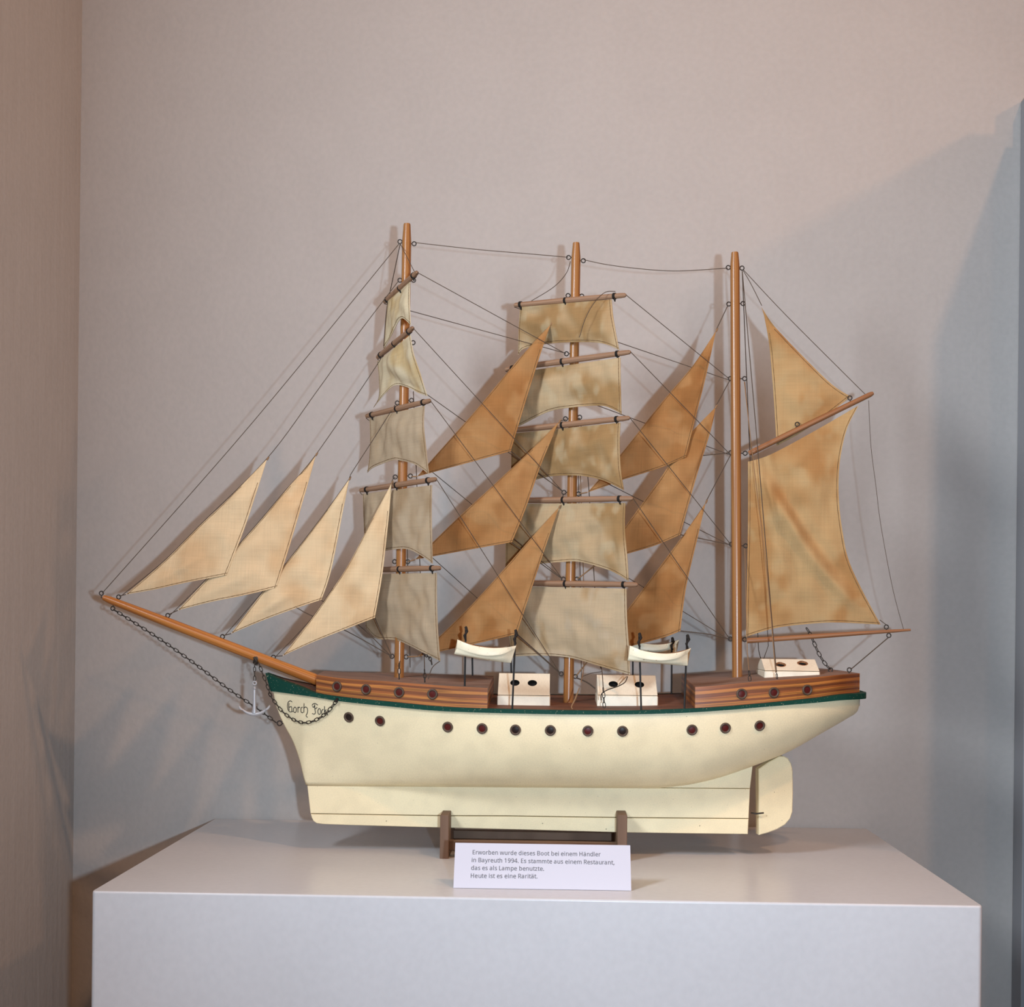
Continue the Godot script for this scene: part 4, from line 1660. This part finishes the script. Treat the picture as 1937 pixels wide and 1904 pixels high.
func make_bow() -> void:
	var tip := S(195, 1129.5, 0.0)
	var heel := S(612, 1290.5, 0.0)
	var bow := spar("bowsprit", tip, heel, [[0, 0.0022], [0.004, 0.0030], [0.03, 0.0040], [0.3, 0.0052], [0.75, 0.0056], [1.0, 0.0060]], M.bowsprit, 18, 3.0)
	for q in [[225, 1133, Vector3(-0.1, 1, 0)], [318, 1168, Vector3(-0.1, 1, 0)], [421, 1208, Vector3(0, 1, 0)], [517, 1247, Vector3(0.05, 1, 0)], [214, 1146, Vector3(-0.1, -1, 0)], [192, 1126, Vector3(0, 1, 0)]]:
		eye_ring(S(q[0], q[1], 0), q[2], bow)
	# short ties from the eyes to the jib tacks
	for q in [[[226, 1127], [238, 1124]], [[319, 1162], [336, 1154]], [[422, 1202], [437, 1198]], [[520, 1241], [534.5, 1240]]]:
		cord("tack_tie", pixels(q), M.thread, 0.0005)
	# bobstay chain
	chain("bobstay_chain", pixels([[215, 1153], [230, 1162], [307.6, 1212], [370.6, 1256.6], [433.6, 1304], [481, 1336], [522, 1366]], 0.0, 0.0), 0.0052, M.iron)
	eye_ring(S(534, 1368, 0.0), Vector3(-1, 0.1, 0), ship.get_node("hull"), 0.0030)
	# anchor hung on its chain from a band on the bowsprit
	var band := MB.new()
	var c := S(486, 1246, 0)
	var d := (heel - tip).normalized()
	band.tube([c - d * 0.0022, c - d * 0.0008, c + d * 0.0008, c + d * 0.0022], [0.0058, 0.0062, 0.0062, 0.0058], 14)
	band.tube(along([c + Vector3(-0.002, 0.002, 0.006), c + Vector3(0.001, -0.002, 0.0068), c + Vector3(-0.001, -0.005, 0.006), c + Vector3(0.002, -0.006, 0.005)], 10), [0.0012, 0.0012, 0.0012, 0.0012, 0.0012, 0.0012, 0.0012, 0.0012, 0.0011, 0.0008], 6)
	part("chain_band", band, M.iron, bow)
	var w := 0.010
	chain("anchor_chain", [S(481.5, 1253, 0.008), S(481.5, 1268, w), S(481.8, 1287, w)], 0.0050, M.iron, 0.85)
	var pts := [S(488.7, 1252, 0.008), S(494.5, 1268, 0.009), S(502, 1287, 0.010), S(508, 1303, 0.010)]
	for q in [[516, 1316], [523, 1327], [533, 1341], [543.6, 1350.4], [556.5, 1359.4], [569.4, 1364.6], [581, 1366], [596.5, 1362], [610.7, 1354], [622, 1345], [631.3, 1333.6], [639, 1324]]:
		pts.append(on_hull(q[0], q[1], 0.0022)[0])
	chain("anchor_chain", pts, 0.0052, M.iron)
	var kn := MB.new()
	var kp: Vector3 = on_hull(640.5, 1322, 0.004)[0]
	kn.tube([kp + Vector3(-0.0015, -0.002, 0.001), kp, kp + Vector3(0.001, 0.002, 0.001)], [0.001, 0.0018, 0.0010], 7)
	part("chain_end", kn, M.dark, ship.get_node("hull"))
	# the anchor itself
	var an := Node3D.new()
	an.name = "anchor"
	an.set_meta("label", "small silver grey anchor on a chain")
	ship.add_child(an, true)
	var mb := MB.new()
	mb.tube(pixels([[481.6, 1298], [481.5, 1303], [481.3, 1320], [481.2, 1338], [481, 1348]], w, w), [0.0015, 0.0018, 0.0016, 0.0021, 0.0030], 10)
	part("shank", mb, M.silver, an)
	var ar := MB.new()
	ar.tube(along(pixels([[454, 1337], [461, 1343.5], [470, 1348.5], [481, 1350.5], [492, 1348.5], [501, 1343.5], [509, 1336.5]], w, w), 17), [0.0006, 0.0009, 0.0012, 0.0014, 0.0016, 0.0018, 0.0020, 0.0021, 0.0022, 0.0021, 0.0020, 0.0018, 0.0016, 0.0014, 0.0012, 0.0009, 0.0006], 10)
	part("arms", ar, M.silver, an)
	for f in [[[453, 1333], [456.5, 1337], [461, 1343], [457.5, 1343], [453.5, 1340.5], [451.8, 1336.5]], [[510.5, 1332.5], [507, 1336.5], [501.5, 1342.5], [505, 1342.8], [509, 1340.5], [511.5, 1336]]]:
		var poly := []
		for q in f:
			var p := S(q[0], q[1], w)
			poly.append(Vector2(p.x, p.y))
		var fl := MB.new()
		fl.prism(poly, w - 0.0026, w + 0.0026, 0.0005)
		part("fluke", fl, M.silver, an)
	var rg := MB.new()
	rg.lathe([[0.0012, -0.0008], [0.0013, 0.0006], [0.0020, 0.0010], [0.0026, 0.0006], [0.0026, -0.0006], [0.0020, -0.001], [0.0012, -0.0008]], S(481.8, 1291.5, w), Vector3.BACK, 16)
	part("shackle", rg, M.silver, an)
	var bl := MB.new()
	bl.lathe([[0.0001, 0.0026], [0.0012, 0.0022], [0.0017, 0.0012], [0.0018, 0.0]], S(482.2, 1301.5, w), Vector3.BACK, 12)
	part("stock_end", bl, M.silver, an)


func make_rigging() -> void:
	var t: Material = M.thread
	# stays that carry the jibs
	cord("stay", pixels([[193, 1122], [470, 808], [755, 461]]), t)
	cord("stay", [S(229, 1127, 0), S(310, 1061, -0.001), S(380, 991, -0.001), S(505, 867, -0.001), S(600, 739, 0), S(671, 640, 0), S(754, 531, 0)], t)
	cord("stay", [S(322, 1163, 0), S(400, 1085, -0.001), S(479, 999, -0.001), S(540, 927, -0.001), S(598, 859, 0), S(717, 684, -0.02), fore_y[1][0]], t)
	cord("stay", [S(424, 1203, 0), S(500, 1115, -0.001), S(560, 1041, -0.001), S(615, 969, -0.001), S(661, 905, 0), S(664, 896, 0.002), S(704, 834, 0.004), S(747, 766, 0.004)], t)
	cord("stay", [S(521, 1242, 0), S(588, 1171, 0), S(630, 1112, 0)], t)
	cord("halyard", pixels([[740.5, 914], [743, 906], [748, 902]]), t)
	# masthead lines
	cord("masthead_line", pixels([[787, 459], [900, 471.5], [1000, 480], [1075, 486.5]]), t)
	cord("masthead_line", pixels([[1104, 491], [1140, 499], [1189, 506], [1250, 511.5], [1296, 512], [1377, 507]]), t)
	cord("peak_halyard", pixels([[1406, 510], [1488.7, 598], [1637, 746]], 0.0, 0.012), t, 0.0004)
	cord("topsail_halyard", pixels([[1406, 512], [1420, 536], [1441, 578]], 0.0, 0.002), t, 0.0004)
	cord("leech_line", pixels([[1643, 757], [1647.5, 844], [1657, 920], [1666, 992], [1688, 1110], [1709, 1190]], 0.012, 0.012), t, 0.0003)
	cord("clew_tie", pixels([[1664, 1172], [1676, 1181]], 0.010, 0.011), t, 0.0004)
	# braces: from each yard end to the next mast aft
	var e1 := S(1070, 669, 0)
	var e2 := S(1065, 930, 0)
	var e3 := S(1064, 1095, 0)
	var e4 := S(1060, 1274, 0)
	var fe := [e1, e2, e3, e4]
	for k in 4:
		cord("brace", [fore_y[k][1], fe[k]], t)
		cord("brace", [fore_y[k][0] + Vector3(0, -0.002, 0), fe[k] + Vector3(0, 0.001, -0.002)], t)
	var ma := [S(1379, 716, 0), S(1379, 857, 0), S(1382, 1029, 0), S(1380, 1208, 0)]
	for k in 4:
		cord("brace", [main_y[k][1], ma[k]], t)
		cord("brace", [main_y[k][0] + Vector3(0, -0.002, 0), ma[k] + Vector3(0, -0.001, -0.002)], t)
	# halyards at the heads of the staysails
	for q in [[[1042, 613], [1072, 562]], [[1057.5, 797], [1070, 793]], [[1057.5, 959], [1066, 934]], [[1354.7, 624], [1377, 577]], [[1353.5, 769], [1381, 718]], [[1335, 949], [1382, 860]]]:
		cord("halyard", pixels(q), t, 0.0005)
	# sheets from the clews
	for q in [[[966, 853], [1065, 930]], [[968, 1026], [1064, 1095]], [[977, 1200], [1060, 1274]], [[1297, 865], [1332, 861], [1380, 856]], [[1286, 1011], [1324, 1018], [1382, 1030]], [[1287, 1193], [1340, 1199], [1380, 1208]], [[523, 1111], [566, 1152], [655, 1193], [741, 1241]], [[608, 1135], [681, 1184], [741, 1242]], [[709, 1168], [741, 1240]]]:
		cord("sheet", pixels(q, 0.004, 0.0), t, 0.0005)
	# tacks tied back to the mast
	for q in [[[789, 901], [778, 901]], [[785, 1058], [772, 1062]], [[791, 1241], [770, 1242]], [[1111, 931], [1094, 934]], [[1132, 1064], [1092, 1095]], [[1120, 1240], [1089, 1279]]]:
		cord("tack_tie", pixels(q), M.cord, 0.0008)
	# lifts and loose ends at the upper yards
	cord("lift", [S(757, 461, 0), S(738, 551, -0.034)], t, 0.0005)
	cord("lift", [S(738, 553, -0.034), S(731, 590, -0.036), S(726, 655, -0.044)], t, 0.0006)
	cord("lift", [S(757, 461, 0), S(785, 516, 0.05)], t, 0.0004)
	cord("lift", [S(1079, 494, 0), S(1071, 517, -0.002), S(1047, 543, -0.006), S(1005, 569, -0.014)], t, 0.0004)
	cord("loose_end", [S(1164, 551, 0.037), S(1144, 553, 0.042), S(1123, 574, 0.044), S(1107, 603, 0.042), S(1096, 638, 0.036)], t, 0.0004)
	# shrouds to the deck edge, near and far
	cord("shroud", [S(782, 740, 0), S(794, 1060, -0.004), S(802, 1230, 0.0), S(803, 1268, 0.050)], t, 0.0005)
	cord("shroud", [S(760, 760, 0), S(757, 1210, -0.006), S(755.5, 1256, 0.048)], t, 0.0004)
	cord("shroud", [S(1096, 790, 0), S(1112, 900, -0.004), S(1132, 1230, -0.002), S(1138, 1262, 0.030), S(1141, 1300, 0.064)], t, 0.0005)
	cord("shroud", [S(1094, 790, 0), S(1103, 1060, -0.006), S(1105, 1240, -0.004), S(1099, 1290, 0.060)], M.cord, 0.0005)
	cord("shroud", [S(1086, 790, 0), S(1094, 900, -0.03), S(1100, 1285, -0.070)], t, 0.0004)
	cord("shroud", [S(764, 760, 0), S(776, 1262, -0.05)], t, 0.0004)
	cord("shroud", [S(1404, 512, 0), S(1433, 846, 0.024), S(1461, 1184, 0.052), S(1469, 1272, 0.058)], t, 0.0005)
	cord("shroud", [S(1408, 722, 0), S(1424, 867, 0.018), S(1450, 1080, 0.045), S(1467, 1272, 0.058)], M.cord, 0.0005)
	cord("shroud", [S(1409, 1036, 0), S(1413, 1215, 0.040), S(1417, 1268, 0.056)], M.cord, 0.0004)
	cord("shroud", [S(1404, 514, 0), S(1433, 1194, -0.040), S(1439, 1246, -0.052)], t, 0.0005)
	cord("shroud", [S(1409, 722, 0), S(1452, 1194, -0.044), S(1444, 1247, -0.052)], t, 0.0004)
	# where the shrouds end: hooks and a few links on the deck edge
	for q in [[755, 1254, 755, 1284, 0.050], [803, 1266, 803.5, 1289, 0.054], [1141, 1300, 1143, 1338, 0.066], [1417, 1268, 1418.5, 1288, 0.057], [1469, 1272, 1470, 1285, 0.058]]:
		chain("shroud_chain", [S(q[0], q[1], q[4]), S(q[2], q[3], q[4])], 0.0050, M.iron, 0.9)
	var h := MB.new()
	h.tube(along([S(1096, 1300, 0.068), S(1088, 1322, 0.068), S(1081, 1336, 0.070), S(1083, 1341, 0.072)], 10), [0.0006, 0.0007, 0.0008, 0.0009, 0.0010, 0.0010, 0.0009, 0.0008, 0.0007, 0.0006], 6)
	part("hook", h, M.cord, ship)
	cord("sheet", [S(832, 1250, 0.050), S(818, 1262, 0.054), S(810, 1284, 0.056)], t, 0.0005)
	chain("sheet_chain", [S(800, 1236, 0.03), S(813, 1244, 0.044), S(817, 1256, 0.05)], 0.0052, M.iron)
	cord("sheet", [S(1187, 1279, 0.047), S(1182, 1290, 0.052), S(1168, 1298, 0.058), S(1150, 1304, 0.062), S(1138, 1312, 0.064), S(1137, 1324, 0.066)], M.thread, 0.0006)
	cord("sheet", [S(1185, 1279, 0.047), S(1176, 1288, 0.050), S(1171, 1294, 0.052)], M.cord, 0.0006)
	cord("loose_end", [S(1089, 1281, 0.0), S(1110, 1290, 0.0), S(1126, 1302, 0.0)], t, 0.0008)
	cord("loose_end", [S(1102, 1279, 0.0), S(1118, 1273, 0.01), S(1138, 1270, 0.03)], t, 0.0004)
	# boom sheet and the chain to the poop
	cord("boom_sheet", pixels([[1681, 1205], [1609, 1266]], 0.011, 0.01), t, 0.0006)
	eye_ring(S(1606, 1271, 0.010), Vector3(0.1, 1, 0), ship.get_node("poop_deckhouse"))
	eye_ring(S(1572, 1271, 0.0), Vector3(-0.3, 1, 0), ship.get_node("poop_deckhouse"))
	chain("boom_chain", pixels([[1525.5, 1187], [1533, 1200], [1540, 1216], [1549, 1236], [1560, 1254], [1570, 1265]], 0.004, 0.0), 0.0056, M.iron)


func make_stand() -> void:
	var o := thing("cradle_stand", "brown wooden cradle holding the keel of the model ship", "stand", Vector3(0, 1.0, 0))
	var post := func(x0: float, x1: float, topy: float) -> void:
		var a := S(x0, 1600, 0.045)
		var b := S(x1, 1600, 0.045)
		var ty := S((x0 + x1) / 2, topy, 0.045).y
		var ky := S((x0 + x1) / 2, 1567 if x0 < 1000 else 1574, 0.0105).y
		var mb := MB.new()
		var poly := [Vector2(-0.046, 0.0), Vector2(0.046, 0.0), Vector2(0.046, ty), Vector2(0.0112, ty), Vector2(0.0112, ky - 0.0005), Vector2(-0.0112, ky - 0.0005), Vector2(-0.0112, ty), Vector2(-0.046, ty)]
		# the outline lies across the ship: its x is our -z
		mb.prism(poly, -(b.x - a.x) / 2, (b.x - a.x) / 2, 0.0006)
		mb.moved(Basis(Vector3.UP, PI / 2), Vector3((a.x + b.x) / 2, 0, 0))
		part("upright", mb, M.stand, o)
	post.call(832.0, 848.5, 1541.0)
	post.call(1168.0, 1186.0, 1541.0)
	for q in [[0.033, 1588.0, 0.010], [-0.036, 1569.0, 0.017]]:
		var a := S(848.5, q[1], q[0])
		var b := S(1168.0, q[1] + 5.0, q[0])
		var hi := (a.y + b.y) / 2
		var mb := MB.new()
		mb.box(Vector3((a.x + b.x) / 2, hi - q[2] / 2, q[0]), Vector3(b.x - a.x, q[2], 0.010), 0.0006)
		part("rail", mb, M.stand, o)


func make_card() -> void:
	var bl := on_top(857.5, 1678.6, 1.0004)
	var br := on_top(1194.2, 1683.8, 1.0004)
	var zb := (bl.z + br.z) / 2
	var tl := at(864.7, 1592.7, zb - 0.0225)
	var tr := at(1189.0, 1598.8, zb - 0.0225)
	var origin := (bl + br) / 2
	var o := thing("information_card", "folded white card with four lines of German text on the plinth", "card", Vector3(origin.x, 1.0, zb - 0.012))
	var x := (br - bl).normalized()
	var up := ((tl + tr) / 2 - origin)
	up = (up - x * up.dot(x))
	var height := up.length()
	up = up.normalized()
	var n := x.cross(up).normalized()
	var width := (br - bl).length()
	var bs := Basis(x, up, n)
	var base := origin - o.position
	var mb := MB.new()
	mb.box(base + up * height / 2 - n * 0.00025, Vector3(width, height, 0.0005), 0.0001, bs)
	part("front_leaf", mb, M.paper, o)
	var back := MB.new()
	var dn := Vector3(-up.x, up.y, -up.z)
	var ridge := base + up * height
	var foot := ridge + Vector3(0, -ridge.y + 0.0003, -0.020)
	var by := (ridge - foot).normalized()
	var bx := x
	back.box((ridge + foot) / 2 - Vector3(0, 0.0003, 0.0004), Vector3(width, ridge.distance_to(foot), 0.0005), 0.0001, Basis(bx, by, bx.cross(by).normalized()))
	part("back_leaf", back, M.paper, o)
	var font := SystemFont.new()
	font.font_names = PackedStringArray(["Droid Sans"])
	var lines := [["Erworben wurde dieses Boot bei einem Händler", 894.0, 1616.3, 1136.0, 1620.3], ["in Bayreuth 1994. Es stammte aus einem Restaurant,", 892.3, 1631.0, 1162.0, 1635.8], ["das es als Lampe benutzte.", 891.3, 1645.9, 1029.0, 1647.6], ["Heute ist es eine Rarität.", 890.5, 1660.9, 1016.5, 1662.0]]
	for q in lines:
		# sight lines met with the leaf
		var ends := []
		for k in 2:
			var d := cam_basis * Vector3((q[1 + 2 * k] - PX) / FOCAL, (PY - q[2 + 2 * k]) / FOCAL, -1.0)
			var hit := EYE + d * ((origin - EYE).dot(n) / d.dot(n))
			ends.append(hit - o.position)
		var tm := TextMesh.new()
		tm.text = q[0]
		tm.font = font
		tm.font_size = 32
		tm.pixel_size = 0.001
		tm.depth = 0.05
		tm.horizontal_alignment = HORIZONTAL_ALIGNMENT_LEFT
		tm.vertical_alignment = VERTICAL_ALIGNMENT_BOTTOM
		var size: Vector3 = tm.get_aabb().size
		var k2: float = (ends[1] - ends[0]).length() / maxf(size.x, 1e-4)
		var tx: Vector3 = (ends[1] - ends[0]).normalized()
		var ty := n.cross(tx).normalized()
		var l := part("text_line", tm, M.print, o)
		var desc := tm.get_aabb().position
		# baseline: letters with descenders hang below it
		l.transform = Transform3D(Basis(tx * k2, ty * k2 * 1.0, n * 0.004), ends[0] + n * 0.00012 - tx * desc.x * k2 - ty * 0.0009)
